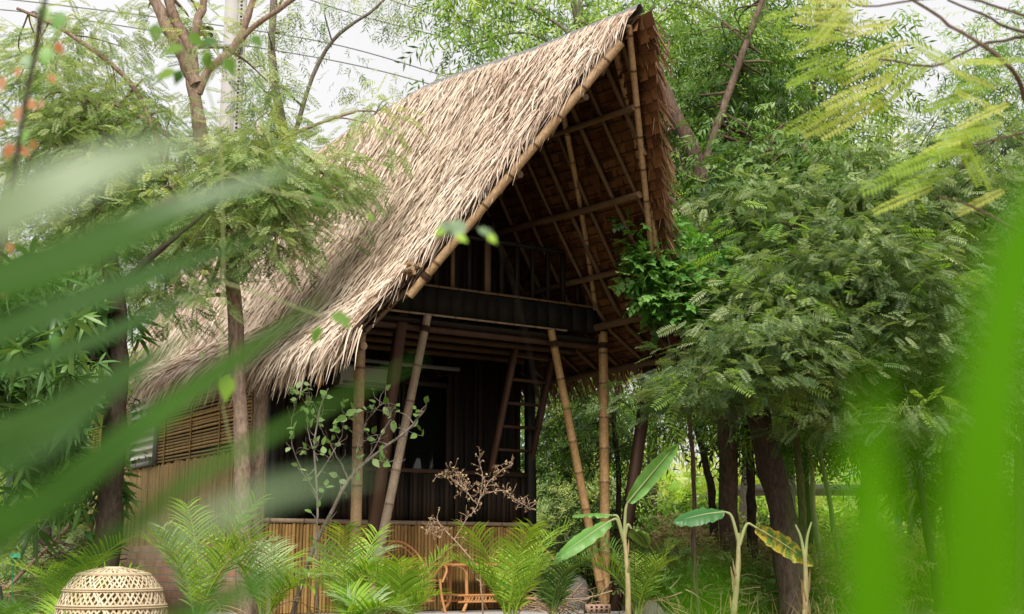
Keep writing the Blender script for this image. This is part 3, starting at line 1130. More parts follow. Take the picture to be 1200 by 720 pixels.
rattan_chair('rattan_chair', 'orange rattan armchair with a round hooped back left of the rattan table', 1.16, .72, .2, 'rattan chairs on the porch')
rattan_chair('rattan_chair', 'orange rattan armchair half hidden by palm fronds right of the rattan table', 3.02, .72, -.25, 'rattan chairs on the porch')
t = hthing('rattan_table', 'orange rattan table with splayed feet and a crossed lower shelf on the porch', 'table', 2.08, .72, .105)
mb = MB()
box(mb, (0, 0, .575), (.92, .50, .022), .7)
for y in (-.26, .26):
    tube(mb, [(-.48, y, .57), (.48, y, .57)], .018, 8, .6)
for x in (-.48, .48):
    tube(mb, [(x, -.26, .57), (x, .26, .57)], .018, 8, .6)
mb.build('table_top', M['rattan'], t, True)
for sx in (-1, 1):
    for sy in (-1, 1):
        mb = MB()
        tube(mb, smooth_path([(sx * .26, sy * .2, .56), (sx * .25, sy * .2, .3), (sx * .25, sy * .2, .12), (sx * .33, sy * .25, 0)], 14), .022, 8, .5)
        tube(mb, smooth_path([(sx * .26, sy * .22, .40), (sx * .31, sy * .24, .51), (sx * .42, sy * .26, .555)], 8), .010, 7, .5)
        mb.build('leg', M['rattan'], t, True, True)
mb = MB()
for y in (-.22, .22):
    for z in (.12, .20):
        tube(mb, [(-.38, y, z), (.38, y, z)], .013, 8, .6)
    for k in range(6):
        x = -.30 + k * .10
        tube(mb, smooth_path([(x, y, .125), (x + .05, y, .195), (x + .10, y, .125)], 8), .007, 6, .4)
        tube(mb, smooth_path([(x, y, .195), (x + .05, y, .125), (x + .10, y, .195)], 8), .007, 6, .4)
for k in range(8):
    tube(mb, [(-.33 + k * .094, -.22, .2), (-.33 + k * .094, .22, .2)], .008, 6, .5)
mb.build('shelf', M['rattan'], t, True, True)

# ------------------------------------------------------------------ woven dome basket
bp = np.array((gx(128, 10.6), 10.6, 0.0))
t = thing('basket', 'big pale woven bamboo dome basket turned upside down at the lower left', 'basket', bp)


def dome(f):
    """f 0 bottom rim .. 1 crown"""
    f = np.asarray(f, float)
    k = np.array([0, .15, .32, .47, .60, .71, .80, .90, 1.0])
    z = np.interp(f, k, [0, .14, .30, .43, .53, .60, .64, .668, .68])
    r = np.interp(f, k, [.475, .462, .44, .41, .37, .32, .26, .16, .06])
    return r, z


mb = MB()
nst = 58
for sgn in (-1, 1):
    for k in range(nst):
        f = np.linspace(0, 1, 26)
        r, z = dome(f)
        ph = 2 * pi * k / nst + sgn * f * 1.25 + rng.normal(0, .012) + .02 * np.sin(f * 9 + k)
        c = np.stack([r * np.cos(ph), r * np.sin(ph), z], -1)
        T = nrm(np.gradient(c, axis=0))
        nn = nrm(np.stack([np.cos(ph), np.sin(ph), .25 + f], -1))
        s = nrm(np.cross(T, nn))
        w = (.0075 + .002 * rng.random()) * (1 - .35 * f[:, None])
        off = nn * (.004 * np.sin(f * 40 + k * pi + (0 if sgn > 0 else pi)))[:, None]
        V = np.concatenate([c + off - s * w, c + off + s * w]) + bp
        i = np.arange(25)
        mb.add(V, np.stack([i, i + 1, i + 27, i + 26], -1), rng.random())
mb.build('weave', M['wicker'], t)
for f in (.0, .12, .25, .40, .56, .76):
    mb = MB()
    a = np.linspace(0, 2 * pi, 61)
    for df in (0, .02):
        r, z = dome(f + df)
        for k, o in ((0, .008), (1, -.006)):
            tube(mb, np.stack([(r + o) * np.cos(a), (r + o) * np.sin(a), np.full(61, z + .004 * k)], -1) + bp, .006, 5, rng.random(), cap=False)
    mb.build('band', M['wicker'], t)
mb = MB()
a = np.linspace(0, 2 * pi, 41)
for rr in (.055, .068):
    tube(mb, np.stack([rr * np.cos(a), rr * np.sin(a), np.full(41, .68)], -1) + bp, .008, 6, .8, cap=False)
mb.build('crown_ring', M['wicker'], t)
# ------------------------------------------------------------------ foliage
def leaf_cloud(mb, C, rad, n, tmpl, size, hang=.3, flat=.6, bias=0.0, spread=.5):
    """leaves round clump centres C"""
    C = np.asarray(C, float)
    m = len(C)
    idx = np.repeat(np.arange(m), n)
    off = rng.normal(0, 1, (len(idx), 3)) * np.array((1, 1, flat)) * rad
    P = C[idx] + off
    out = nrm(off * np.array((1, 1, .4)) + rng.normal(0, .35 * rad, off.shape))
    Y = nrm(out + np.array((0, 0, -hang)) + rng.normal(0, spread * .5, off.shape))
    Z = nrm(np.array((0, 0, 1.0)) + rng.normal(0, spread, off.shape))
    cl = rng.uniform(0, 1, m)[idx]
    hgt = np.clip(off[:, 2] / (rad * flat) * .12, -.25, .25)  # crown shading put into leaf colour: lighter above, darker below
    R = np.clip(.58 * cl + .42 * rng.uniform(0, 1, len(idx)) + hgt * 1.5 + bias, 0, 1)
    S = size * rng.uniform(.65, 1.25, len(idx))
    k = rng.integers(0, len(tmpl), len(idx))
    for i, T in enumerate(tmpl):
        q = k == i
        scatter(mb, T, P[q], Y[q], Z[q], S[q], R[q])


def region(cx, cy, rx, ry, Y, dY, M_, power=.5):
    """clump centres in the part of the crown that fills this piece of the photo, spread through its depth"""
    a = rng.uniform(0, 2 * pi, M_)
    r = rng.uniform(0, 1, M_) ** power
    d = rng.uniform(-dY, dY, M_)
    return np.array([at(cx + rx * ri * cos(ai), cy + ry * ri * sin(ai), Y + di) for ai, ri, di in zip(a, r, d)])


def wobble(pts, amp, n=22):
    P = smooth_path(pts, n)
    w = np.cumsum(rng.normal(0, amp, P.shape), 0)
    w -= np.linspace(0, 1, len(P))[:, None] * w[-1]
    return P + w * np.array((1, 1, .2))


def limb_mesh(mb, paths, twigs_to=None, frac=.6, tw=.012):
    allp = []
    for (pts, r0, r1) in paths:
        P = wobble(pts, min(r0, .12) * .14)
        k = len(P)
        rr = r0 + (r1 - r0) * np.linspace(0, 1, k) ** .8
        rr = rr * (1 + .08 * np.sin(np.arange(k) * 1.7 + rng.uniform(0, 6)) + rng.normal(0, .03, k))
        tube(mb, P, rr, 12 if r0 > .08 else 7, rng.random())
        allp.append(np.column_stack([P, rr]))
    A = np.concatenate(allp)
    if twigs_to is not None:
        for c in twigs_to:
            if rng.random() > frac:
                continue
            d = np.linalg.norm(A[:, :3] - c, axis=1) + (A[:, 3] > .12) * 1.5
            j = np.argsort(d)[min(int(rng.integers(0, 4)), len(d) - 1)]
            a = A[j, :3]
            if np.linalg.norm(a - c) > 4.5:
                continue
            mid = (a + c) / 2 + rng.normal(0, .12, 3) + np.array((0, 0, .12))
            r0 = min(max(A[j, 3] * .5, tw), .035)
            tube(mb, smooth_path([a, mid, c], 8), np.linspace(r0, tw * .5, 9), 5, rng.random(), cap=False)
    return A


def tree(name, label, paths, regions, tmpl, leaf, bark, size, rad, n, hang=.3, flat=.6, frac=.6, bias=0., group=None, cat='tree', spread=.5, tw=.012):
    base = np.array(paths[0][0][0], float)
    base[2] = 0
    t = thing(name, label, cat, base, 0, group)
    C = np.concatenate([region(*r) for r in regions]) if regions else np.zeros((0, 3))
    C = C[C[:, 2] > .15]
    mb = MB()
    limb_mesh(mb, paths, C, frac, tw)
    mb.build('trunk', M[bark], t, smooth=True)
    if len(C):
        mb = MB()
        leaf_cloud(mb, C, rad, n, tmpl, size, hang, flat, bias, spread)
        if mb.n:
            mb.build('crown', M[leaf], t)
    return t


def pts(Y, *xy):
    """trunk line traced at distance Y; first point is set on the ground"""
    out = []
    for k, p in enumerate(xy):
        yy = Y + (p[2] if len(p) > 2 else 0)
        out.append(at(p[0], p[1], yy))
    return out


def rooted(Y, *xy):
    P = pts(Y, *xy)
    b = P[0].copy()
    b[2] = -.05
    return [b] + P[1:] if abs(P[0][2]) < .35 else [np.array((P[0][0], P[0][1], -.05))] + P


# ---- the pinkish many-limbed tree by the left corner of the house
Yt = 14.6
tree('feathery_tree', 'tall pinkish-barked tree forking into many limbs in front of the left roof slope',
     [(rooted(Yt, (287, 735), (288, 640), (284, 520), (274, 380), (262, 290), (241, 200), (231, 120), (223, 58)), .095, .08),
      (pts(Yt, (228, 100), (208, 55), (189, 21), (176, -30)), .085, .06),
      (pts(Yt, (224, 62), (216, 45), (203, 20), (190, -10), (180, -60)), .08, .055),
      (pts(Yt, (224, 62), (230, 35), (238, 5), (244, -60)), .06, .045),
      (pts(Yt, (231, 110), (245, 82), (268, 60), (284, 35), (297, 0), (304, -50)), .055, .04),
      (pts(Yt, (268, 60), (277, 50), (297, 32), (336, 6), (400, -40)), .045, .03),
      (pts(Yt, (262, 290), (215, 250), (160, 110), (80, 40), (20, 10)), .05, .02),
      (pts(Yt, (245, 200), (200, 160), (150, 130), (100, 120)), .045, .02),
      (pts(Yt, (250, 220), (300, 180), (360, 150), (420, 130)), .04, .015),
      (pts(Yt, (262, 290), (300, 260), (350, 235), (385, 200)), .035, .015)],
     [(70, 100, 80, 60, Yt + .4, 1.0, 20), (115, 165, 95, 55, Yt + .3, .9, 36), (60, 230, 80, 60, Yt, .9, 20), (230, 210, 110, 50, Yt - .2, .9, 30),
      (315, 190, 60, 34, Yt - .3, .8, 12), (300, 235, 60, 30, Yt - .5, .5, 9), (310, 120, 24, 50, Yt + .2, .7, 3), (395, 200, 35, 40, Yt, .6, 9), (335, 225, 40, 40, 14.4, .4, 7),
      (160, 60, 130, 55, Yt + .5, 1.0, 12), (440, 130, 20, 22, Yt - .2, .4, 2), (140, 290, 90, 35, Yt - .2, .7, 12), (225, 275, 60, 30, Yt - .4, .5, 9), (300, 275, 50, 22, Yt - .5, .4, 6), (190, 345, 50, 22, Yt - .3, .5, 6)],
     PINN_FINE, 'feather_pale', 'bark_pink', .26, .22, 40, .5, .75, .7)
# weeping fine twigs against the sky between tree and ridge
tree('weeping_tree', 'thin grey tree with hanging sprays of fine leaves against the white sky',
     [(rooted(23, (345, 700), (342, 400), (338, 200), (320, 60), (322, -40)), .14, .06),
      (pts(23, (338, 180), (380, 60), (440, 10), (480, -30)), .05, .02), (pts(23, (338, 220), (420, 150), (455, 120)), .03, .012)],
     [(312, 60, 22, 70, 23, 1, 9), (350, 10, 40, 20, 23, 1, 4), (440, 2, 50, 18, 23, 1, 5), (458, 122, 24, 32, 22.6, .6, 4), (318, 130, 26, 34, 23, 1, 5), (412, 80, 8, 36, 23, .6, 1)],
     LANCE, 'feather_pale', 'bark_grey', .34, .22, 24, 1.2, 1.3, .5)

# ---- dark mango-like trees on the left
Yl = 13.2
tree('mango_tree', 'dark straight trunk with drooping whorled leaves in front of the left wall end',
     [(rooted(Yl, (122, 748), (122, 640), (128, 500), (134, 400), (128, 300)), .15, .09),
      (pts(Yl, (134, 420), (90, 380), (40, 340), (0, 330)), .05, .03), (pts(Yl, (130, 350), (180, 300), (240, 250)), .05, .02)],
     [(45, 390, 65, 55, Yl, 1.0, 26), (80, 385, 42, 35, Yl + .2, .8, 9), (40, 480, 48, 70, Yl + .1, 1.0, 18), (85, 560, 55, 35, Yl + .4, .6, 6)],
     WHORL, 'mango', 'bark_dark', .30, .2, 9, .9, .8, .7)
for (px, Y, r, lab) in ((48, 18.5, .10, 'slim dark trunk third from the left edge of the garden'), (25, 24, .09, 'thin dark trunk nearest the left edge, in front of pale bushes'), (78, 22, .08, 'thin trunk just left of the leaning bamboo cane')):
    tree('garden_tree', lab, [(rooted(Y, (px, 690), (px + 2, 560), (px - 1, 480), (px + 4, 380)), r, r * .7)],
         [(px, 420, 60, 60, Y, 1, 16), (px + 10, 500, 50, 40, Y, 1, 8)], LANCE_BIG, 'lance', 'bark_dark', .4, .3, 16, .6, .8, .6)

# ---- trees right of the roof
Yc = 18.2
tree('bent_tree', 'brown bent trunk rising beside the right edge of the thatched roof',
     [(rooted(Yc, (862, 700), (858, 600), (858, 440), (846, 340), (836, 260), (822, 205), (800, 150), (770, 95)), .15, .11),
      (pts(Yc, (836, 290), (812, 262), (788, 235), (765, 215)), .07, .04),
      (pts(Yc, (822, 205), (850, 120), (880, 40), (900, -20)), .07, .04),
      (pts(Yc, (850, 318), (872, 312), (884, 345), (880, 380), (868, 400)), .055, .04),
      (pts(Yc, (815, 205), (796, 200), (780, 190)), .045, .03)],
     [(850, 170, 75, 75, Yc + 1.0, 1.2, 34), (900, 250, 70, 60, Yc + 1.2, .8, 26), (810, 90, 40, 60, Yc + 1.2, .8, 12), (865, 80, 60, 60, Yc + 1, 1, 20), (800, 300, 35, 30, Yc + 1, .8, 10)],
     LANCE_BIG, 'deep', 'bark', .34, .3, 34, .5, .7, .6)
tree('tall_tree', 'tall grey trunk with willow-like leaves high above the right side',
     [(rooted(23, (925, 690), (918, 480), (915, 300), (918, 180), (905, 80), (890, -20), (880, -90)), .17, .09),
      (pts(23, (918, 180), (950, 100), (958, 30), (950, -60)), .07, .05), (pts(23, (912, 110), (860, 40), (810, 0)), .05, .03)],
     [(845, 40, 85, 60, 23, 1.4, 26), (830, 130, 60, 60, 23.5, 1.2, 18), (930, 60, 80, 70, 23.4, 1.4, 18), (900, 160, 80, 60, 23.5, 1.3, 24), (1000, 110, 70, 80, 24, 1.3, 14)],
     LANCE_BIG, 'lance', 'bark_grey', .5, .42, 26, .9, 1.0, .5)
tree('willowy_tree', 'bright green willow-leaved tree showing above and behind the roof ridge',
     [(rooted(25, (560, 640), (600, 300), (690, 120), (676, 10), (660, -60)), .2, .1), (pts(25, (690, 60), (640, 20), (590, 0), (540, -20)), .05, .02), (pts(25, (690, 80), (620, 40), (560, 50)), .035, .012), (pts(25, (690, 120), (740, 40), (790, -20)), .06, .03)],
     [(590, 15, 80, 35, 25, 1.2, 18), (680, 20, 60, 35, 25.4, 1.2, 17), (545, 50, 40, 30, 24.8, .8, 6), (790, 50, 50, 60, 25, 1, 14), (640, 50, 40, 25, 25.2, .8, 6), (740, 10, 50, 30, 25, 1, 8)],
     LANCE_BIG, 'lance', 'bark_grey', .5, .42, 20, .9, 1.0, .6, .1)

lt_regs = [(905, 455, 40, 20, 14.6, .3, 3), (985, 350, 60, 40, 14.8, .4, 5), (900, 300, 50, 40, 14.9, .4, 4), (1080, 300, 60, 50, 15, .4, 5), (840, 445, 30, 16, 14.5, .3, 2), (1080, 490, 50, 20, 15, .4, 3)]
# ---- the leaning dark trunk with grey-green feathery canopy
Yd = 15.6
lt = tree('leaning_tree', 'thick dark trunk leaning left under a feathery grey-green canopy',
     [(rooted(Yd, (934, 745), (930, 690), (918, 600), (898, 530), (884, 470), (872, 410), (862, 360)), .205, .12),
      (pts(Yd, (872, 420), (840, 400), (800, 400)), .06, .02), (pts(Yd, (880, 450), (930, 400), (1000, 350), (1060, 300)), .08, .03),
      (pts(Yd, (872, 410), (910, 340), (930, 270)), .06, .02), (pts(Yd, (884, 470), (940, 440), (990, 430)), .05, .02)],
     [(930, 335, 75, 40, Yd - .2, 1.0, 15), (1000, 215, 120, 50, Yd + .4, .8, 18), (895, 255, 50, 40, Yd + .3, .5, 6), (1120, 180, 70, 50, Yd + .4, .8, 10), (960, 280, 60, 30, Yd, .6, 8), (885, 372, 50, 26, Yd - .4, .8, 10), (985, 300, 70, 35, Yd + .2, .9, 14), (806, 470, 14, 9, Yd - .9, .4, 3), (1000, 480, 60, 24, Yd - .2, .8, 8), (893, 405, 42, 32, Yd - .6, .9, 16), (930, 405, 80, 36, Yd - .6, 1.0, 16), (980, 340, 80, 50, Yd - .2, 1.0, 17),
      (832, 452, 26, 20, Yd - .8, .6, 8), (885, 440, 70, 20, Yd - .7, .8, 12), (1040, 300, 70, 55, Yd, 1.0, 26), (1010, 415, 80, 36, Yd - .2, 1.0, 11), (1090, 390, 80, 70, Yd, 1, 20), (1110, 250, 80, 60, Yd + .5, 1, 24), (1120, 460, 80, 50, Yd + .4, 1, 20)],
     PINN, 'feather', 'bark_dark', .225, .34, 54, .3, .22, .7)

mb = MB()
leaf_cloud(mb, np.concatenate([region(*r) for r in lt_regs]), .22, 12, PINN, .34, .3, .3)
mb.build('young_leaves', M['fresh'], lt)
tree('broadleaf_tree', 'dark broad-leaved tree between the bent trunk and the feathery canopy',
     [(rooted(17.4, (948, 735), (942, 600), (930, 450), (920, 330), (905, 230), (915, 150)), .06, .04), (pts(17.4, (920, 330), (880, 270), (850, 235)), .04, .015), (pts(17.4, (912, 270), (960, 220), (1000, 200)), .04, .015), (pts(17.4, (922, 360), (945, 330), (930, 290)), .03, .015)],
     [(893, 215, 38, 38, 17.4, .8, 18), (905, 190, 65, 48, 17.6, .9, 28), (925, 270, 70, 45, 17.0, .9, 30), (888, 325, 30, 30, 17.2, .7, 10), (1000, 220, 75, 50, 17.4, 1, 26), (1075, 240, 60, 50, 17.6, 1, 18)],
     OVAL, 'deep', 'bark', .30, .24, 18, .6, .7, .6)

# ---- thinner trunks further back on the right
for (name, lab, Y, line, r, regs, tm, lf, bk) in (
    ('forked_tree', 'dark forked trunk with fanning stems left of the thick leaning trunk', 19.5, ((836, 720), (838, 650), (834, 590), (826, 540), (812, 490), (800, 440)), .075, [(840, 480, 70, 30, 19.5, 1, 14)], LANCE_BIG, 'lance', 'bark_dark'),
    ('thin_tree', 'thin dark stem between the forked trunk and the leaning trunk', 18.2, ((888, 730), (886, 640), (884, 560), (880, 490)), .085, [(890, 495, 45, 26, 18.4, .8, 8)], LANCE_BIG, 'lance', 'bark_dark'),
    ('thin_tree', 'slender dark trunk seen close behind the right bamboo strut', 18.5, ((722, 735), (722, 640), (726, 560), (720, 480), (735, 420)), .05, [(722, 500, 40, 30, 19, .8, 12)], LANCE, 'deep', 'bark_dark'),
    ('thin_tree', 'slender stem just right of the thick leaning trunk', 20, ((945, 720), (948, 620), (942, 540), (950, 470)), .08, [(960, 500, 50, 40, 20.5, 1, 18)], LANCE_BIG, 'lance', 'bark_dark'),
    ('thin_tree', 'greenish stem second to the right of the leaning trunk', 18.5, ((968, 725), (958, 620), (952, 540), (948, 470)), .05, [(960, 470, 40, 40, 19, 1, 10)], LANCE, 'lance', 'stem_green'),
    ('thin_tree', 'bowed greenish stem left of the wide near leaf', 18, ((985, 725), (976, 620), (962, 540), (955, 500)), .045, [(985, 480, 40, 40, 18, 1, 10)], LANCE, 'lance', 'stem_green'),
    ('thin_tree', 'slanting thin trunk between the two wide near leaves', 19, ((1098, 720), (1092, 660), (1080, 580), (1068, 520), (1062, 460)), .07, [(1070, 470, 50, 45, 19, 1, 20)], LANCE_BIG, 'deep', 'bark_dark'),
    ('thin_tree', 'pale thin stem left of the slanting trunk between the near leaves', 22, ((1066, 720), (1068, 600), (1064, 520)), .06, [(1050, 500, 50, 40, 22, 1, 14)], LANCE_BIG, 'lance', 'bark_grey'),
    ('thin_tree', 'dark stem right of the ringed trunk between the near leaves', 20, ((1120, 720), (1114, 640), (1108, 560), (1104, 480)), .075, [(1110, 480, 45, 40, 20, 1, 18)], LANCE_BIG, 'deep', 'bark_dark'),
    ('ringed_palm', 'ringed yellowish trunk standing between the two wide near leaves', 23, ((1092, 720), (1091, 640), (1091, 575)), .13, [(1090, 560, 35, 22, 23, .6, 8)], WHORL, 'lance', 'bamboo_grey'),
    ('thin_tree', 'dark trunk at the far right edge of the view', 20, ((1196, 720), (1194, 600), (1196, 480), (1192, 360)), .08, [(1170, 400, 50, 70, 20, 1, 24)], LANCE_BIG, 'deep', 'bark_dark')):
    tree(name, lab, [(rooted(Y, *line), r, r * .65)], regs, tm, lf, bk, .4, .34, 26, .5, .7, .6, cat='palm tree' if name == 'ringed_palm' else 'tree')

# ---- denser wood behind, one tree after another
wood = [
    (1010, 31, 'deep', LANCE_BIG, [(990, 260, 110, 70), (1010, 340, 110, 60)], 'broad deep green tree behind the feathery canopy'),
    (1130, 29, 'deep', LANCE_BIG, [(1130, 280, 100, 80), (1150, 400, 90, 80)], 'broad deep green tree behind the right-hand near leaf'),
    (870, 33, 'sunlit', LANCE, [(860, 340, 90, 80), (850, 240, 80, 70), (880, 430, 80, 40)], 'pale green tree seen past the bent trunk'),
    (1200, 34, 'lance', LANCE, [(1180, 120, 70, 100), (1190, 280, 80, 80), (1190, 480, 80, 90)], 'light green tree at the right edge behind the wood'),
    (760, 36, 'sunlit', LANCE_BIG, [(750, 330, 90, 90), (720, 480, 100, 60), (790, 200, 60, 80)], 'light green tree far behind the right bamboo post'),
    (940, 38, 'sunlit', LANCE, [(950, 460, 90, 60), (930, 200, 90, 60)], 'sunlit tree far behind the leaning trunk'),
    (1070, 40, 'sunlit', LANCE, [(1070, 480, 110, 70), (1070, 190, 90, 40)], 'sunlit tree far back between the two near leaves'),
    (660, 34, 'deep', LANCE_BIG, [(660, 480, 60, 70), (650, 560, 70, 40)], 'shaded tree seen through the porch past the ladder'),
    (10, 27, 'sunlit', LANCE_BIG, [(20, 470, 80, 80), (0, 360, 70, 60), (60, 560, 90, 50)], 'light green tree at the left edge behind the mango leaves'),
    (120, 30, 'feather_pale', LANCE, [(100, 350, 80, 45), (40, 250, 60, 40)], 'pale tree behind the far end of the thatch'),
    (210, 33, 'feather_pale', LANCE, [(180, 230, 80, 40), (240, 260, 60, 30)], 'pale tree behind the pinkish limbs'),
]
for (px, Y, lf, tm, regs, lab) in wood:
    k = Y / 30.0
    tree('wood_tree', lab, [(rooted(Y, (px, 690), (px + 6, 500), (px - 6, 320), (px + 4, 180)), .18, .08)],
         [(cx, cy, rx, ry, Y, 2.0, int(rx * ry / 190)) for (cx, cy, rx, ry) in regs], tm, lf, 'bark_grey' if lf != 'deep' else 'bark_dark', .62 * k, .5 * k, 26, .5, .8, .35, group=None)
# ------------------------------------------------------------------ shrubs and undergrowth
def shrub(name, label, px, Y, w, h, tmpl, leaf, bark, size, n=14, m=40, hang=.1, cat='shrub', stems=7, z0=.15, bias=0., rad=.18, loc=None):
    b = np.array((gx(px, Y), Y, 0.0)) if loc is None else np.array(loc, float)
    t = thing(name, label, cat, b)
    C = b + np.stack([rng.normal(0, w * .42, m), rng.normal(0, w * .42, m), z0 + (h - z0) * rng.uniform(0, 1, m) ** .8], -1)
    d = np.linalg.norm((C - b)[:, :2], axis=1)
    C = C[d < w * (1.15 - .5 * (C[:, 2] / h) ** 2)]
    mb = MB()
    for k in range(stems):
        e = C[int(rng.integers(0, len(C)))]
        tube(mb, smooth_path([b + np.array((rng.normal(0, .05), rng.normal(0, .05), -.03)), (b + e) / 2 + rng.normal(0, .06, 3), e], 8), np.linspace(.02, .006, 9), 5, rng.random(), cap=False)
    mb.build('stems', M[bark], t)
    mb = MB()
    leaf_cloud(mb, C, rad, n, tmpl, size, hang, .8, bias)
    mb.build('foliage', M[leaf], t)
    return t


for (px, Y, w, h, tm, lf, sz, m, lab) in (
    (840, 20.5, 1.3, 1.15, PINN, 'dry', .22, 90, 'tan dried-out bush behind the banana plants'),
    (775, 19.5, .9, 1.0, LANCE_BIG, 'dry', .26, 60, 'dry brown bush just right of the first banana plant'),
    (835, 17.6, .9, .8, LANCE, 'dry_grass', .3, 70, 'olive weedy bush between the two leafy banana plants'),
    (790, 16.6, .6, .6, OVAL, 'deep', .2, 40, 'low dark green weed right of the first banana stem'),
    (985, 19.5, 1.0, .9, OVAL, 'sunlit', .24, 60, 'small leafy bush at the foot of the greenish stems'),
    (800, 22.5, 1.1, 1.5, OVAL, 'lance', .3, 110, 'leafy green bush left of the forked trunk'),
    (930, 22, .9, 1.3, OVAL, 'lance', .3, 80, 'leafy green bush just behind the leaning trunk'),
    (700, 19, .7, 1.6, OVAL, 'deep', .24, 60, 'dark small-leaved bush between the two bamboo poles on the right'),
    (880, 17.2, .6, .6, OVAL, 'deep', .2, 50, 'low dark weed at the foot of the leaning trunk'),
    (835, 19, .8, .9, OVAL, 'sunlit', .24, 60, 'light leafy weed behind the second banana plant'),
    (960, 17.5, .7, .7, LANCE_BIG, 'dry', .26, 50, 'withered bush right of the cut-back banana stem'),
    (905, 18.5, .9, .9, LANCE, 'dry', .26, 70, 'low dry brushwood left of the leaning trunk foot'),
    (690, 22, 1.2, 1.5, PINN_FINE, 'feather_pale', .3, 70, 'pale feathery bush beyond the right end of the porch'),
    (665, 26, 1.5, 2.2, LANCE, 'feather_pale', .4, 90, 'tall pale bush farther behind the porch end'),
    (745, 24, 1.2, 1.0, PINN_FINE, 'dry', .3, 80, 'tall brown-green bush behind the right bamboo post'),
    (800, 27, 1.6, 1.3, LANCE, 'sunlit', .45, 100, 'light green bush between post and forked trunk'),
    (880, 30, 1.8, 1.3, LANCE, 'sunlit', .5, 100, 'pale sunlit bush seen behind the thin dark stem'),
    (990, 24, 1.3, 1.0, LANCE_BIG, 'sunlit', .42, 80, 'green bush right of the leaning trunk'),
    (1060, 21, 1.2, 1.0, LANCE_BIG, 'sunlit', .36, 70, 'low green bush between the two near leaves'),
    (1110, 27, 1.6, 1.1, LANCE, 'yellow', .45, 90, 'yellow-green sunlit bush behind the ringed trunk'),
    (1180, 22, 1.4, 1.8, LANCE_BIG, 'deep', .42, 80, 'dark bush at the right edge'),
    (960, 32, 1.8, 1.4, LANCE, 'yellow', .5, 100, 'bright yellowish bush far behind the leaning trunk'),
    (20, 21, 1.3, 1.8, PINN_FINE, 'sunlit', .3, 80, 'pale feathery bush at the left edge'),
    (70, 19, .9, 1.3, PINN_FINE, 'feather', .28, 60, 'grey-green bush behind the leaning bamboo cane'),
    (95, 26, 1.6, 2.6, LANCE, 'sunlit', .45, 90, 'light green bush beyond the left end of the house'),
    (10, 17, .8, .5, LANCE_BIG, 'deep', .26, 36, 'low dark bush in the lower left corner'),
    (640, 19.5, .6, .9, LANCE, 'deep', .26, 40, 'dark leafy bush beside the porch right end')):
    shrub('bush', lab, px, Y, w, h, tm, lf, 'bark_dark', sz, 14, m)

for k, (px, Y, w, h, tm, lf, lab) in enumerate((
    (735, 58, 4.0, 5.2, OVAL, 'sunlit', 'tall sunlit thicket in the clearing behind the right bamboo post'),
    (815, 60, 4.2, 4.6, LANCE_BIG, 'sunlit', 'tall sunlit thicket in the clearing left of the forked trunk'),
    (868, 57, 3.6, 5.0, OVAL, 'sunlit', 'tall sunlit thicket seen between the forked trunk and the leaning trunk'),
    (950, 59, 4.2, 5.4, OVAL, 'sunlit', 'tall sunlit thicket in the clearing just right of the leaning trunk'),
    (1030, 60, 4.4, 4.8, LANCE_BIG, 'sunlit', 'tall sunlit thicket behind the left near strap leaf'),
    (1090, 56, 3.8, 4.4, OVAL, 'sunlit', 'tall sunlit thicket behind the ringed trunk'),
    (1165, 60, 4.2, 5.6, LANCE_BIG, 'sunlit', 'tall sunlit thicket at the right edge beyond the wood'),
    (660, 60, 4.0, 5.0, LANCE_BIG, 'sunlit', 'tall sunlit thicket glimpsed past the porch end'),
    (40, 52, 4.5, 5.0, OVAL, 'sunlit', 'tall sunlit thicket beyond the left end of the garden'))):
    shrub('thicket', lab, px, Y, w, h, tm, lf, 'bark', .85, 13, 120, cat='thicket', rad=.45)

# dead brush pile, sticks
def brush(label, px, Y, w, h, n, mat, name='brushwood'):
    b = np.array((gx(px, Y), Y, 0.0))
    mb = MB()
    for k in range(n):
        c = b + np.array((rng.normal(0, w * .5), rng.normal(0, w * .5), rng.uniform(.0, h) ** 1.0))
        d = nrm(rng.normal(0, 1, 3) * np.array((1, 1, .35)))
        L = rng.uniform(.2, .7)
        a0, a1 = c - d * L / 2, c + d * L / 2
        a0[2], a1[2] = max(a0[2], .01), max(a1[2], .01)
        tube(mb, smooth_path([a0, c + rng.normal(0, .05, 3), a1], 5), np.linspace(.009, .004, 5), 4, rng.random(), cap=False)
    o = mb.build(name, M[mat])
    o['kind'] = 'stuff'


brush('heap of dead brown sticks at the foot of the leaning tree', 885, 17.6, .9, .45, 260, 'bark')
brush('tangle of brown dead twigs under the leaning bamboo cane', 85, 16.0, .35, .95, 160, 'bark')
brush('low heap of dry tan twigs at the lower left edge', 25, 16.4, .5, .45, 160, 'twig_pink')
brush('dry stalks between the banana plants', 815, 17.0, 1.0, .5, 240, 'twig_pink')
brush('fallen brown twigs right of the leaning trunk', 985, 17.5, .8, .35, 160, 'bark')
brush('low dry twigs beside the hollow bricks', 650, 16.8, .5, .35, 90, 'twig_pink')

mb = MB()
bamboo(mb, at(8, 682, 14.8) * np.array((1, 1, 0)) + np.array((0, 0, .42)), at(101, 597, 15.6), .022, .3, 7)
o = mb.build('bamboo_cane', M['bamboo'])
tag(o, 'long bamboo cane leaning up to the right in the lower left', 'bamboo cane')
mb = MB()
bamboo(mb, at(94, 604, 15.7), at(140, 655, 15.9), .022, .3, 7)
o = mb.build('bamboo_cane', M['bamboo'])
tag(o, 'short bamboo cane crossing behind the long one near the house wall', 'bamboo cane')

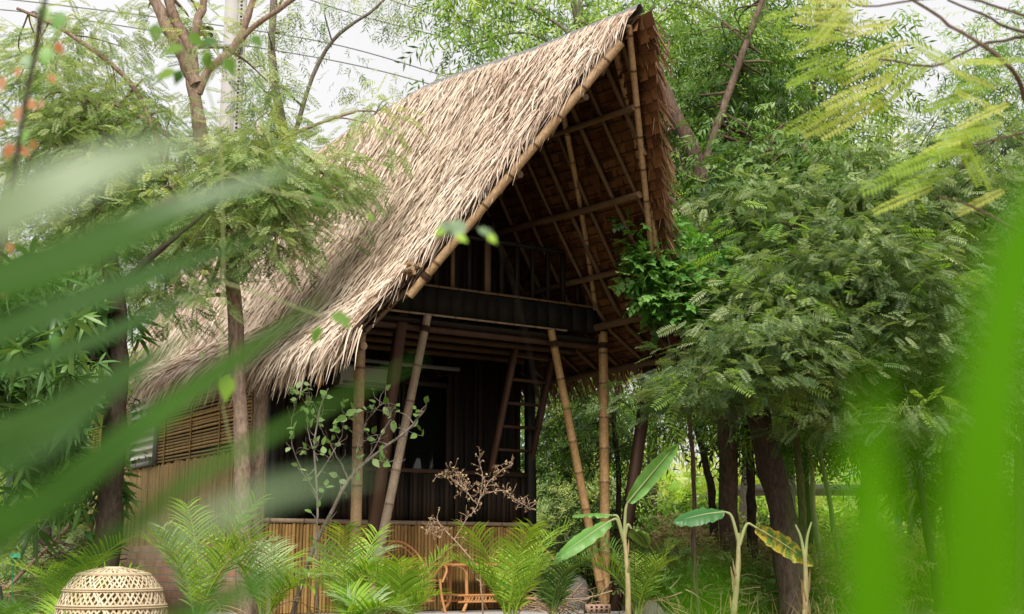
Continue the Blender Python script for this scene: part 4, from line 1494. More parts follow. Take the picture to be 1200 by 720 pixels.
# ---- palms
def frond_mesh(L, pairs, ll, arch, seed, curl=0.0, name='frond'):
    """one feather frond, stem at the origin rising along +Y/+Z; returns leaflets and rachis builders"""
    r = np.random.default_rng(seed)
    mb = MB()
    s = np.linspace(0, 1, 14)
    ang = radians(82) - arch * s ** 1.3
    seg = L / 13
    P = np.zeros((14, 3))
    for i in range(1, 14):
        P[i] = P[i - 1] + seg * np.array((curl * s[i] * .3, cos(ang[i]), sin(ang[i])))
    tube(mb, P, np.linspace(.010, .0025, 14), 5, .75, .0, cap=False)
    f = np.repeat(np.linspace(.26, 1.0, pairs), 2)
    sg = np.tile([-1, 1], pairs)
    x = f * 13
    i0 = np.clip(x.astype(int), 0, 12)
    fr = (x - i0)[:, None]
    base = P[i0] * (1 - fr) + P[i0 + 1] * fr
    T = nrm(P[i0 + 1] - P[i0])
    side = np.array((1.0, 0, 0)) * sg[:, None]
    up = nrm(np.cross(side * sg[:, None], T))
    fw = .55 + .5 * f + r.normal(0, .06, len(f))
    D = nrm(side + T * fw[:, None] + up * (.42 + r.normal(0, .1, len(f)))[:, None])
    S = nrm(np.cross(D, up))
    ln = ll * (.55 + .75 * np.sin(pi * np.clip((f - .2) / .85, 0, 1)) ** .7) * r.uniform(.9, 1.08, len(f))
    blades(mb, base, D, S, up, ln, .017 * ll / .3, .0, ln * r.uniform(.15, .4, len(f)), np.clip(r.normal(.5, .2, len(f)), 0, 1), (.5, 1, .75, .04))
    return mb


FR = []


def palm(label, px, Y, h, n, mats, seed, spread=1.0, name='areca_palm', loc=None, ll=.30):
    r = np.random.default_rng(seed)
    b = np.array((gx(px, Y), Y, 0.0)) if loc is None else np.array(loc)
    t = thing(name, label, 'palm', b, 0, 'young palms planted round the house')
    a0 = r.uniform(0, 6)
    for k in range(n):
        mb = frond_mesh(h * r.uniform(.7, 1.25), 24, ll * r.uniform(.85, 1.1), radians(r.uniform(45, 115)) * spread, seed * 31 + k, r.normal(0, .5))
        a = a0 + 2 * pi * k / n + r.normal(0, .25)
        V = [rot2(v, a) + np.array((cos(a) * .03, sin(a) * .03, .02)) for v in mb.v]
        mb.v = V
        mb.build('frond', M[mats[k % len(mats)]], t, True)
    for k in range(1 if h > .6 else 0):              # one spent frond lying out to the side
        mb = frond_mesh(h * .75, 16, ll * .8, radians(165), seed * 57 + k, .8)
        a = r.uniform(0, 2 * pi)
        mb.v = [rot2(v, a) + np.array((0, 0, .04)) for v in mb.v]
        mb.build('dead_frond', M['dry'], t, True)
    mb = MB()
    for k in range(max(3, n // 2)):
        a = r.uniform(0, 2 * pi)
        tube(mb, [(cos(a) * .05, sin(a) * .05, -.02), (cos(a) * .04, sin(a) * .04, .12), (cos(a) * .02, sin(a) * .02, .3)], (.018, .016, .009), 7, r.random())
    mb.build('stem', M['stem_green'], t, True)
    return t


for i, (lab, px, Y, h, n, mats, sp) in enumerate((
    ('tall young palm with pale arching fronds in front of the brick base', 232, 12.4, 1.30, 9, ('areca', 'areca_pale', 'areca'), .75),
    ('bushy palm with yellow-green fronds right of the brick base', 310, 12.8, 1.15, 9, ('areca', 'areca_pale'), .85),
    ('young palm at the foot of the left bamboo posts', 405, 12.9, 1.0, 8, ('areca', 'areca', 'areca_pale'), .7),
    ('bushy bright green palm in front of the round rattan chair', 472, 12.6, .80, 10, ('areca',), .7),
    ('upright bright palm in front of the rattan table', 598, 12.8, 1.02, 11, ('areca',), .55),
    ('dark green palm beside the porch right end', 648, 14.6, .95, 9, ('deep',), .7),
    ('dark green palm behind the first banana plant', 748, 14.8, .98, 10, ('deep', 'areca'), .8),
    ('light palm with fan-like fronds under the leaning bamboo cane', 78, 12.6, .95, 9, ('areca',), .9),
    ('small low palm at the lower left beside the basket', 60, 11.2, .42, 7, ('areca',), 1.2),
    ('small dark palm in the lower left corner', 5, 11.5, .42, 7, ('deep', 'areca'), 1.1),
    ('small pale palm spreading low beside the stepping stones', 425, 12.2, .52, 8, ('areca_pale', 'areca'), 1.1))):
    palm(lab, px, Y, h, n, mats, 40 + i, sp)


# ---- banana plants
def banana_leaf(p0, d, L, W, droop, seed, roll=0.0):
    r = np.random.default_rng(seed)
    mb = MB()
    p0, d = np.asarray(p0, float), nrm(d)
    s = nrm(np.cross(d, (0, 0, 1)))
    s = nrm(s * cos(roll) + np.cross(s, d) * sin(roll))
    u = np.cross(s, d)
    k = 26
    ts = np.linspace(0, 1, k)
    C = p0 + d * (L * ts)[:, None] - np.array((0, 0, 1.0)) * (droop * L * ts ** 2)[:, None]
    w = W * .5 * (np.sin(pi * np.clip(ts * .93 + .07, 0, 1)) ** .55)
    V, tt, rr = [], [], []
    for i in range(k):
        rip = r.normal(0, .012)
        for q, e in enumerate((-1, -.5, 0, .5, 1)):
            ww = w[i] * e * (1 + (r.normal(0, .025) if abs(e) == 1 else 0))
            z = .10 * W * abs(e) - .22 * W * e * e + rip * abs(e)
            V.append(C[i] + s * ww + u * z + d * abs(e) * .03)
            tt.append(ts[i] + .04 * abs(e))
            rr.append(abs(e))
    i = np.arange(k - 1)[:, None] * 5
    j = np.arange(4)[None]
    mb.add(V, np.stack([i + j, i + j + 1, i + 5 + j + 1, i + 5 + j], -1).reshape(-1, 4), np.array(rr), np.array(tt))
    mid = MB()
    tube(mid, C - u * .004, np.linspace(.012, .003, k), 6, .7, cap=False)
    return mb, mid


def banana(label, base, top, r0, leaves, seed, mats=None):
    b = np.array((base[0], base[1], 0.0))
    t = thing('banana_plant', label, 'banana plant', b, 0, 'young banana plants')
    mb = MB()
    P = smooth_path([b + np.array((0, 0, -.04)), (b + top) / 2 + np.array((.02, 0, 0)), top], 12)
    k = len(P)
    tube(mb, P, np.linspace(r0, r0 * .55, k), 10, np.clip(np.random.default_rng(seed).random(), 0, 1))
    mb.build('stem', M['pseudo'], t, smooth=True)
    r = np.random.default_rng(seed)
    k = 9                                      # dry sheaths peeling off the stem
    ii = r.integers(1, len(P) - 3, k)
    a = r.uniform(0, 2 * pi, k)
    out = np.stack([np.cos(a), np.sin(a), np.zeros(k)], -1)
    m2 = MB()
    blades(m2, P[ii] + out * r0 * .8, nrm(out * .25 + np.array((0, 0, 1.0))), np.stack([-np.sin(a), np.cos(a), np.zeros(k)], -1), out, r.uniform(.12, .3, k), r.uniform(.02, .045, k), .03, .0, r.random(k), (1, .9, .5, .08))
    m2.build('dry_sheath', M['dry'], t)
    for i, (p0, d, L, W, dr, roll, mat) in enumerate(leaves):
        lf, mid = banana_leaf(p0, d, L, W, dr, seed + i, roll)
        lo = lf.build('leaf', M[mat], t, smooth=True)
        pm = MB()
        tube(pm, smooth_path([np.asarray(top) - np.array((0, 0, .12)), (np.asarray(top) + np.asarray(p0)) / 2 + np.array((0, 0, .05)), p0], 10), np.linspace(.02, .011, 11)[:len(smooth_path([top, top, p0], 10))], 7, .6, cap=False)
        pm.build('leaf_stalk', M['stem_green'], t, smooth=True)
        mid.build('midrib', M['stem_green'], t)
    return t


def vec(a, b):
    return np.asarray(b) - np.asarray(a)


Yb = 13.6
top = at(731, 622, Yb)
a1, a2 = at(735, 590, Yb), at(792, 520, Yb - .15)
b1, b2 = at(718, 604, Yb), at(672, 598, Yb + .25)
c1, c2 = at(716, 610, Yb - .05), at(648, 652, Yb - .35)
d1, d2 = at(740, 620, Yb), at(762, 630, Yb + .6)
banana('banana plant with one tall upright torn leaf near the middle of the garden', at(736, 745, Yb), top, .035,
       [(a1, vec(a1, a2), .80, .20, .02, 1.1, 'banana'), (b1, vec(b1, b2), .46, .24, .10, .1, 'banana'), (c1, vec(c1, c2), .74, .20, .06, .7, 'banana'), (d1, vec(d1, d2), .5, .2, .2, .2, 'deep')], 70)
Yb = 13.0
top = at(866, 625, Yb)
a1, a2 = at(850, 600, Yb), at(798, 612, Yb - .1)
b1, b2 = at(884, 617, Yb), at(939, 655, Yb - .1)
banana('banana plant with one green leaf and one yellow-streaked drooping leaf', at(856, 750, Yb), top, .034,
       [(a1, vec(a1, a2) + np.array((0, 0, .08)), .52, .23, .14, .75, 'banana_dark'), (b1, vec(b1, b2) + np.array((0, 0, .07)), .62, .22, .10, 1.0, 'banana_yellow')], 80)
Yb = 12.8
top = at(943, 645, Yb)
a1, a2 = at(936, 622, Yb), at(930, 606, Yb)
banana('leafless cut-back banana stem with two short stalks beside the leaning trunk', at(941, 752, Yb), top, .034, [], 90)
tt_ = [o for o in COL.objects if o.name.startswith('banana_plant')][-1]
for q in ((932, 615), (951, 612)):
    mb = MB()
    tube(mb, smooth_path([top - np.array((0, 0, .1)), at((q[0] + 943) / 2 + (1 if q[0] < 943 else -1), 630, Yb), at(*q, Yb)], 8), np.linspace(.02, .008, 9), 7, .6)
    mb.build('leaf_stalk', M['stem_green'], tt_, smooth=True)


# ---- sapling with small round leaves in front of the left posts
def _single():
    T = Tm()
    T.long((0, 0, 0), (0, 1, 0), 1.0, .60, .1, .12, prof=(.1, .85, 1., .85, .45, .02))
    return T.done()


SINGLE = [_single()]


def twiggy(name, label, cat, base, stems, leafs, leaf, bark, size, n, tm=ROUND, single=False, ts=.35, reach=.26):
    t = thing(name, label, cat, base)
    mb = MB()
    tips = []
    for (line, r) in stems:
        P = wobble(line, .008, 18)
        tube(mb, P, np.linspace(r, r * .4, len(P)), 7, rng.random())
        for k in range(3, len(P)):
            for _ in range(leafs):
                if rng.random() < .55:
                    continue
                d = nrm(rng.normal(0, 1, 3) + np.array((0, -.2, .7)))
                e = P[k] + d * rng.uniform(.3, 1.0) * reach
                tube(mb, smooth_path([P[k], (P[k] + e) / 2 + rng.normal(0, .02, 3), e], 5), np.linspace(r * ts, .0025, 5), 4, rng.random(), cap=False)
                tips += [e, (P[k] + e * 2) / 3] if single else [e]
    mb.build('branches', M[bark], t)
    if n and tips:
        T = np.array(tips)
        T = T[rng.random(len(T)) < n]
        k = len(T)
        m = MB()
        for i, tp in enumerate(tm):
            q = np.arange(k) % len(tm) == i
            scatter(m, tp, T[q], nrm(rng.normal(0, 1, (q.sum(), 3)) + np.array((0, -.3, .3))), nrm(rng.normal(0, .6, (q.sum(), 3)) + np.array((0, -.8, .7))), size * rng.uniform(.7, 1.3, q.sum()), rng.random(q.sum()))
        m.build('leaves', M[leaf], t)
    return t


Ys = 13.9
twiggy('sapling', 'leaning grey sapling with sparse small round leaves in front of the left bamboo posts', 'sapling', at(340, 742, Ys) * np.array((1, 1, 0)),
       [(pts(Ys, (338, 735), (362, 660), (385, 612), (412, 560), (440, 530), (475, 505), (497, 482)), .028), (pts(Ys, (412, 562), (418, 520), (432, 490), (452, 470)), .012), (pts(Ys, (432, 537), (460, 540), (480, 500)), .008),
        (pts(Ys, (410, 562), (395, 530), (380, 505), (372, 478)), .010), (pts(Ys, (420, 550), (450, 500), (455, 470)), .008)], 2, 'sapling', 'bark_grey', .095, .5, SINGLE, True)
twiggy('sapling', 'upright thin sapling with pale round leaves left of the left bamboo post', 'sapling', at(374, 742, Ys - .3) * np.array((1, 1, 0)),
       [(pts(Ys - .3, (374, 740), (373, 640), (374, 590), (368, 530), (375, 480), (385, 455)), .016), (pts(Ys - .3, (372, 580), (350, 540), (342, 500), (350, 465)), .008), (pts(Ys - .3, (370, 560), (395, 520), (405, 485)), .008), (pts(Ys - .3, (372, 540), (360, 500), (365, 460)), .007)], 2, 'sapling', 'bark_grey', .10, .6, SINGLE, True)
# dried branchy plant in front of the parapet
Yw = 13.6
twiggy('dead_shrub', 'dry pinkish leafless shrub with tiny buds in front of the parapet', 'shrub', at(566, 742, Yw) * np.array((1, 1, 0)),
       [(pts(Yw, (565, 742), (565, 690), (560, 664), (540, 640), (520, 618), (512, 608)), .010), (pts(Yw, (532, 632), (545, 610), (560, 590), (566, 560), (562, 538)), .0045), (pts(Yw, (560, 592), (545, 575), (528, 562), (522, 555)), .005), (pts(Yw, (562, 580), (590, 575), (610, 590), (622, 598)), .005),
        (pts(Yw, (560, 590), (580, 560), (600, 545)), .0045), (pts(Yw, (545, 575), (540, 565), (530, 550)), .0045), (pts(Yw, (522, 620), (505, 625), (500, 615)), .0045)], 5, 'dry', 'twig_pink', .026, .9, SINGLE, True, .22, .14)

# ---- climbing vine on the right gable corner
b = hw(3.95, -1.3, 0)
t = thing('climbing_vine', 'bright green leafy vine climbing the right corner of the roof', 'vine', b)
mb = MB()
line = [b, hw(3.95, -1.3, 1.5), hw(3.8, -1.35, 3.0), at(768, 380, 15.9), at(765, 320, 15.8), at(764, 260, 15.7), at(752, 245, 15.7)]
tube(mb, wobble(line, .02, 40), np.linspace(.03, .01, 43)[:len(wobble(line, .0, 40))], 7, .3)
tube(mb, wobble([hw(3.99, -1.33, 0), hw(4.0, -1.4, 2.0), at(790, 400, 15.6), at(800, 340, 15.7)], .02, 24), .015, 6, .3)
mb.build('stem', M['bark'], t)
mb = MB()
C = np.concatenate([region(764, 272, 22, 30, 15.35, .15, 32), region(770, 322, 26, 36, 15.4, .15, 44), region(786, 356, 22, 22, 15.5, .2, 20), region(815, 345, 32, 40, 15.7, .4, 30), region(845, 385, 36, 34, 16.8, .4, 22), region(820, 300, 22, 24, 15.9, .4, 10)])
leaf_cloud(mb, C, .10, 8, ROUND, .215, .3, .8)
mb.build('leaves', M['vine'], t)

# ---- small ground things
def rock(label, px, Y, s, seed, mat='stone'):
    r = np.random.default_rng(seed)
    b = np.array((gx(px, Y), Y, 0.0))
    n1, n2 = 10, 16
    V = []
    ph = r.uniform(0, 6, 6)
    for i in range(n1 + 1):
        a = pi * i / n1
        for j in range(n2):
            c = 2 * pi * j / n2
            k = 1 + .18 * sin(3 * c + ph[0]) * sin(a) + .14 * sin(2 * a + ph[1]) + .1 * sin(5 * c + 2 * a + ph[2])
            V.append(b + np.array((s[0] * sin(a) * cos(c) * k, s[1] * sin(a) * sin(c) * k, max(s[2] * cos(a) * k + s[2] * .55, -.03))))
    i = np.arange(n1)[:, None] * n2
    j = np.arange(n2)[None]
    mb = MB()
    mb.add(V, np.stack([i + j, i + n2 + j, i + n2 + (j + 1) % n2, i + (j + 1) % n2], -1).reshape(-1, 4), .5)
    o = mb.build('rock', M[mat])
    tag(o, label, 'rock')


rock('pale upright rock behind the hollow bricks', 668, 18.5, (.22, .2, .34), 1)
rock('broad pale rock lying left of the upright one', 655, 17.6, (.28, .25, .17), 2)
rock('small whitish rock right of the first banana stem', 756, 15.2, (.22, .2, .16), 3)
rock('flat stepping stone at the foot of the left bamboo posts', 428, 15.2, (.30, .26, .13), 4)
rock('low rounded stone in the lower left behind the palms', 30, 16.8, (.3, .25, .16), 5)

for (px, py, Y, rz, lab) in ((690, 0.0, 16.0, .2, 'lower left hollow brick of the small stack'), (716, 0.0, 16.05, .1, 'lower right hollow brick of the small stack'), (700, .105, 16.02, .35, 'top hollow brick of the small stack')):
    t = thing('hollow_brick', lab, 'brick', (gx(px, Y), Y, py), rz, 'hollow bricks stacked beside the porch')
    mb = MB()
    box(mb, (0, 0, .05), (.30, .12, .10), rng.random())
    mb.build('block', M['clay'], t, True)
    mb = MB()
    for i in range(2):
        for j in range(4):
            box(mb, (-.1 + j * .066, -.0605, .03 + i * .04), (.03, .003, .022), .5)
    mb.build('holes', M['hole'], t, True)

b = at(2, 633, 14.6)
t = thing('pink_flower', 'pale pink round flower head at the left edge', 'flower', (b[0], b[1], 0))
mb = MB()
tube(mb, smooth_path([(b[0] - .02, b[1], 0), (b[0] - .03, b[1], .5), b], 10), .007, 6, .4)
mb.build('stalk', M['stem_green'], t)
mb = MB()
n = 150
D = nrm(rng.normal(0, 1, (n, 3)))
blades(mb, np.tile(b, (n, 1)), D, nrm(np.cross(D, rng.normal(0, 1, (n, 3)))), D, .075, .035, .0, .0, rng.random(n), (.6, 1, .9, .3))
mb.build('petals', M['pink'], t)
b = at(14, 652, 14.5)
mb = MB()
for k, (dx, dz) in enumerate(((.11, -.02), (.03, -.1), (-.02, .01), (.07, -.05))):
    q = b + np.array((dx, rng.normal(0, .02), dz))
    c = (b + q) / 2 + np.array((0, .02, .025))
    s = np.array((.0, .05, .03))
    mb.add([b - s * .6, c - s, q, c + s, b + s * .6], [(0, 1, 2)], .3)
    mb.add([b - s * .6, c - s, q, c + s, b + s * .6], [(0, 2, 3), (0, 3, 4)], .8)
tube(mb, smooth_path([(b[0] + .06, b[1], 0), (b[0] + .03, b[1] + .01, .4), b], 8), .006, 5, .1)
o = mb.build('plastic_scrap', M['green_bag'])
tag(o, 'scrap of shiny green plastic caught on a twig at the left edge', 'plastic scrap')
b = at(10, 710, 12.0)
mb = MB()
tube(mb, [(b[0] - .09, b[1], b[2] + .17), (b[0] + .03, b[1], 0)], .014, 7, .5)
o = mb.build('garden_stake', M['black'])
tag(o, 'short black stake leaning at the lower left edge', 'stake')

# far sheds and bench seen through the trunks on the right
b = np.array((gx(965, 30), 30, 0))
t = thing('garden_bench', 'pale plank bench far behind the leaning trunk', 'bench', b)
for k in range(3):
    mb = MB()
    box(mb, (0, -.2 + k * .2, .52), (2.0, .17, .05), .8)
    mb.build('plank', M['concrete'], t, True)
for x in (-.8, .8):
    mb = MB()
    box(mb, (x, 0, .245), (.1, .5, .49), .5)
    mb.build('leg', M['concrete'], t, True)
b = np.array((gx(955, 36), 36, 0))
t = thing('pavilion', 'pale flat-roofed open shelter far behind the wood', 'shelter', b)
mb = MB()
box(mb, (0, 0, 2.62), (4.4, 3.0, .16), .8)
mb.build('roof', M['concrete'], t, True)
for x in (-2, 2):
    for y in (-1.3, 1.3):
        mb = MB()
        box(mb, (x, y, 1.27), (.16, .16, 2.54), .5)
        mb.build('post', M['grey_metal'], t, True)

# grass tufts and leaf litter nobody could count
mb = MB()
n = 4600
Y = rng.uniform(14.5, 30, n)
px = np.where(rng.random(n) < .8, rng.uniform(660, 1230, n), rng.uniform(-30, 140, n))
P = np.stack([gx(px, Y), Y, np.full(n, -.01)], -1)
cl = np.sin(P[:, 0] * 2.1) + np.sin(P[:, 1] * 1.7 + 1) > -.7
P = P[cl]
n = len(P)
D = nrm(np.stack([rng.normal(0, .35, n), rng.normal(0, .35, n), np.ones(n)], -1))
Nn = nrm(np.stack([rng.normal(0, 1, n), rng.normal(0, 1, n), np.zeros(n)], -1))
S = nrm(np.cross(D, Nn))
blades(mb, P, D, S, Nn, rng.uniform(.15, .55, n), rng.uniform(.006, .016, n), .05, rng.uniform(.02, .25, n), rng.random(n))
o = mb.build('grass', M['dry_grass'])
o['kind'] = 'stuff'
mb = MB()
n = 4200
Y = rng.uniform(12, 34, n)
px = rng.uniform(-60, 1260, n)
P = np.stack([gx(px, Y), Y, rng.uniform(.012, .05, n)], -1)
D = nrm(np.stack([rng.normal(0, 1, n), rng.normal(0, 1, n), rng.normal(0, .2, n)], -1))
S = nrm(np.cross(D, np.stack([rng.normal(0, .3, n), rng.normal(0, .3, n), np.ones(n)], -1)))
blades(mb, P, D, S, np.cross(S, D), rng.uniform(.06, .16, n), rng.uniform(.02, .05, n), .03, 0, rng.random(n), (.2, 1, .7, .05))
o = mb.build('leaf_litter', M['dry'])
o['kind'] = 'stuff'
# ------------------------------------------------------------------ plants close to the camera
def strap_leaf(mb, line, W, rnd, Nrm=(0, -1, .2), prof_=None, fold=.12):
    P = smooth_path(line, 22)
    k = len(P)
    ts = np.linspace(0, 1, k)
    w = W * (np.sin(pi * np.clip(.12 + .88 * ts, 0, 1)) ** .6 if prof_ is None else np.interp(ts, np.linspace(0, 1, len(prof_)), prof_)) / 2
    T = nrm(np.gradient(P, axis=0))
    S = nrm(np.cross(T, np.asarray(Nrm, float)))
    U = np.cross(S, T)
    V = np.stack([P - S * w[:, None] + U * (fold * w)[:, None], P, P + S * w[:, None] + U * (fold * w)[:, None]], 1).reshape(-1, 3)
    i = np.arange(k - 1)[:, None] * 3
    j = np.arange(2)[None]
    mb.add(V, np.stack([i + j, i + j + 1, i + 3 + j + 1, i + 3 + j], -1).reshape(-1, 4), rnd, np.repeat(ts, 3))


# left: one long palm frond whose leaflets sweep up to the right across the view
base = np.array((-.75, .55, 0.0))
t = thing('near_palm', 'blurred palm close to the camera with long leaflets sweeping in from the left', 'palm', base)
stalk = [base, np.array((-.60, .60, .35)), at(-120, 780, .80), at(-90, 600, .90), at(-85, 420, .92), at(-75, 290, .68), at(-80, 200, .66)]
mb = MB()
P = smooth_path(stalk, 40)
tube(mb, P, np.linspace(.014, .004, len(P)), 8, .5)
mb.build('rachis', M['stem_green'], t)
K = 1.15
for (line, W, mat, rnd, pf) in (
    ([(-75, 292, .50), (40, 232, .50), (140, 190, .51), (255, 160, .53)], .027, 'frond_pale', .7, (.8, 1, .75, .05)),
    ([(-75, 340, .72), (60, 305, .72), (190, 250, .73), (352, 200, .75)], .026, 'frond_dark', .9, (.8, 1, .8, .05)),
    ([(-75, 415, .80), (50, 370, .80), (170, 325, .82), (315, 275, .85)], .023, 'frond_dark', .6, (.8, 1, .8, .05)),
    ([(-85, 690, .74), (60, 585, .75), (190, 484, .77), (386, 345, .80)], .0245, 'frond_mid', .6, (.6, .85, 1, .9, .6, .03)),
    ([(-85, 450, .98), (50, 420, .98), (170, 372, 1.0), (290, 308, 1.02)], .016, 'frond_dark', .4, (.8, 1, .8, .05)),
    ([(-85, 525, .9), (30, 490, .9), (110, 450, .91), (185, 405, .92)], .014, 'frond_dark', .7, (.8, 1, .8, .05)),
    ([(-85, 575, .70), (40, 505, .70), (150, 440, .71), (240, 380, .73)], .018, 'frond_dark', .8, (.8, 1, .85, .05)),
    ([(-60, 700, .80), (60, 596, .80), (200, 482, .82), (380, 350, .85)], .0065, 'frond_pale', .1, (.5, 1, .9, .05)),  # thin pale strip added as a highlight along the wide leaflet's edge
    ([(-85, 560, .66), (30, 540, .66), (90, 500, .67), (150, 445, .68)], .010, 'frond_dark', .3, (.8, 1, .8, .05)),
    ([(-85, 640, .80), (20, 600, .80), (90, 548, .81), (150, 490, .82)], .012, 'frond_dark', .1, (.8, 1, .8, .05)),
    ([(-75, 262, .60), (40, 212, .60), (120, 186, .61), (210, 168, .62)], .008, 'frond_mid', .9, (.8, 1, .8, .05)),
    ([(-75, 372, .66), (60, 330, .66), (150, 290, .67), (250, 250, .68)], .009, 'frond_mid', .2, (.8, 1, .8, .05)),
    ([(150, 262, .70), (220, 236, .70), (300, 212, .71), (352, 192, .72)], .009, 'frond_pale', .1, (.2, 1, .9, .05)),
    ([(-80, 770, .62), (124, 640, .63), (260, 540, .65), (495, 420, .68)], .0105, 'frond_mid', .5, (.8, 1, .8, .05)),
    ([(-80, 640, .60), (60, 580, .60), (140, 520, .61), (190, 470, .62)], .017, 'frond_mid', .1, (.8, 1, .85, .05)),
    ([(160, 640, .40), (260, 600, .40), (340, 572, .41), (440, 555, .42)], .0075, 'frond_pale', .3, (.2, 1, .9, .1)),
    ([(60, 800, .60), (190, 740, .60), (290, 690, .62), (350, 660, .64)], .012, 'frond_mid', .3, (.8, 1, .8, .05)),
):
    mb = MB()
    strap_leaf(mb, [at(q[0], q[1], q[2] * K) for q in line], W * K * .9, rnd, prof_=pf)
    mb.build('leaflet', M[mat], t)

# right: lime strap leaves almost touching the lens
base = np.array((.16, .30, 0.0))
t = thing('strap_leaf_plant', 'lime green strap-leaved plant so near the camera that it blurs on the right', 'plant', base)
mb = MB()
tube(mb, [base, base + np.array((0, 0, .2)), base + np.array((.0, 0, .42))], (.02, .016, .01), 8, .4)
mb.build('stem', M['stem_green'], t)
for (line, W, rnd, pf) in (
    ([(1025, 1000, .34), (1018, 760, .34), (1016, 600, .34), (1022, 425, .34)], .0165, .5, (1, 1, 1, .9, .5, .05)),
    ([(1140, 1000, .34), (1148, 760, .34), (1158, 520, .34), (1185, 330, .35), (1225, 190, .36)], .0205, .4, (1, 1, 1, .85, .8, .05)),
    ([(1080, 1000, .17), (1074, 800, .17), (1078, 600, .17), (1090, 400, .17)], .0046, .4, (1, 1, .9, .6, .1)),
    ([(1215, 1000, .17), (1215, 700, .17), (1200, 480, .17), (1180, 300, .17)], .0045, .8, (1, 1, .9, .6, .1)),
    ([(880, 1000, .20), (860, 860, .20), (830, 760, .20), (800, 690, .20)], .0110, .7, (1, 1, .9, .7, .1)),
    ([(800, 1000, .18), (810, 860, .18), (830, 760, .18), (860, 690, .18)], .0070, .7, (1, 1, .9, .7, .1)),
    ([(1010, 1000, .2), (1005, 760, .2), (985, 620, .2), (975, 520, .2)], .0028, .3, (1, 1, .9, .6, .1)),
):
    mb = MB()
    strap_leaf(mb, [at(*q) for q in line], W, rnd, prof_=pf, fold=.03)
    mb.build('leaf', M['strap'], t)

# leafy twig with orange leaves, upper left
def loose_leaves(mb, spots, size, Y, hangs=(0, -.2, -1)):
    for (x, y, s, a) in spots:
        d = nrm(np.array((sin(a), -.15, cos(a))))
        T = Tm()
        T.long((0, 0, 0), (0, 1, 0), 1.0, .62, .1, .1, prof=(.1, .8, 1.0, .75, .35, .02))
        scatter(mb, T.done(), [at(x, y, Y + rng.normal(0, .06))], [d], [nrm((rng.normal(0, .3), -1, .3))], [size * s], [rng.random()])


Yn = 2.4
base = np.array((-1.6, 2.5, 0.0))
t = thing('leafy_climber', 'thin climber with a few green and faded orange leaves, upper left close to the camera', 'climber', base)
mb = MB()
tube(mb, smooth_path([base, np.array((-1.5, 2.5, .8)), at(-40, 420, Yn), at(5, 260, Yn), at(30, 120, Yn), at(50, 20, Yn), at(60, -60, Yn)], 40), .004, 6, .4)
tube(mb, smooth_path([at(30, 120, Yn), at(40, 70, Yn), at(46, 10, Yn)], 10), .003, 5, .4)
mb.build('stem', M['bark_dark'], t)
mb = MB()
loose_leaves(mb, [(66, 50, .9, 2.6), (24, 125, 1.1, 3.3), (30, 118, .9, 2.2), (14, 168, 1.0, 3.4), (24, 172, .8, 2.4), (2, 90, .9, 3), (22, 80, .6, 3.3), (58, 88, .6, 2.5), (48, 118, .5, 3), (38, 165, .6, 2.8), (12, 285, .6, 3), (5, 340, .6, 3.2), (4, 140, .7, 3.6)], .036, Yn)
mb.build('faded_leaves', M['orange'], t)
mb = MB()
loose_leaves(mb, [(55, 55, 1.0, 3.1), (75, 15, 1.1, 3.6), (52, 5, 1.1, 3.1), (28, 65, .9, 2.6), (30, 152, .8, 3.3), (64, 390, .9, 3.1)], .042, Yn)
mb.build('green_leaves', M['vine'], t)

Yn = 3.0
base = np.array((-.55, 3.1, 0.0))
t = thing('leafy_vine', 'thin vine with bright green soft-focus leaves hanging across the upper left', 'vine', base)
mb = MB()
tube(mb, smooth_path([base, np.array((-.58, 3.1, .7)), at(262, 480, Yn), at(262, 300, Yn), at(255, 150, Yn), at(225, 70, Yn), at(180, 40, Yn)], 40), .0019, 5, .4)
tube(mb, smooth_path([at(258, 330, Yn), at(320, 350, Yn), at(378, 372, Yn)], 10), .0026, 5, .4)
tube(mb, smooth_path([at(366, 232, Yn), at(400, 240, Yn), at(430, 250, Yn)], 8), .0022, 5, .4)
tube(mb, smooth_path([at(258, 200, Yn), at(320, 225, Yn), at(366, 232, Yn)], 10), .0026, 5, .4)
tube(mb, smooth_path([at(240, 100, Yn), at(270, 62, Yn), at(300, 45, Yn)], 10), .0026, 5, .4)
mb.build('stem', M['stem_green'], t)
mb = MB()
loose_leaves(mb, [(182, 28, 1.3, 3.0), (222, 40, 1.2, 2.3), (236, 48, 1.1, 1.7), (215, 55, 1.3, 4.4), (242, 60, 1.3, 3.0), (205, 82, 1.2, 4.2), (212, 82, 1.0, 3.4), (265, 68, 1.2, 2.7), (295, 42, 1.0, 2.4), (268, 440, 1.5, 3.2), (388, 370, 1.2, 1.8), (374, 382, 1.2, 3.4), (368, 226, 1.0, 2.6), (400, 376, .7, 2.2), (430, 250, .7, 2.4)], .044, Yn)
mb.build('leaves', M['vine_near'], t)

Yn = 2.5
base = np.array((.05, 2.9, 0.0))
t = thing('trailing_plant', 'pale drooping leaf cluster hanging blurred before the loft balusters', 'plant', base)
p0 = at(585, 290, Yn)
mb = MB()
tube(mb, smooth_path([base, np.array((.1, 2.8, .7)), at(640, 520, 2.7), at(606, 350, 2.6), at(575, 272, Yn), at(545, 268, Yn)], 30), .0011, 5, .1)
mb.build('stem', M['bark_dark'], t)
mb = MB()
loose_leaves(mb, [(545, 268, 1.3, 4.4), (548, 268, 1.5, 4.9), (560, 268, 1.3, 2.0), (530, 270, 1.0, 5.2)], .034, Yn)
mb.build('pale_leaves', M['frond_pale'], t)
mb = MB()
loose_leaves(mb, [(572, 275, 1.0, 2.4), (535, 275, 1.1, 2.2), (522, 268, 1.1, 4.1)], .026, Yn)
mb.build('green_leaves', M['lime'], t)

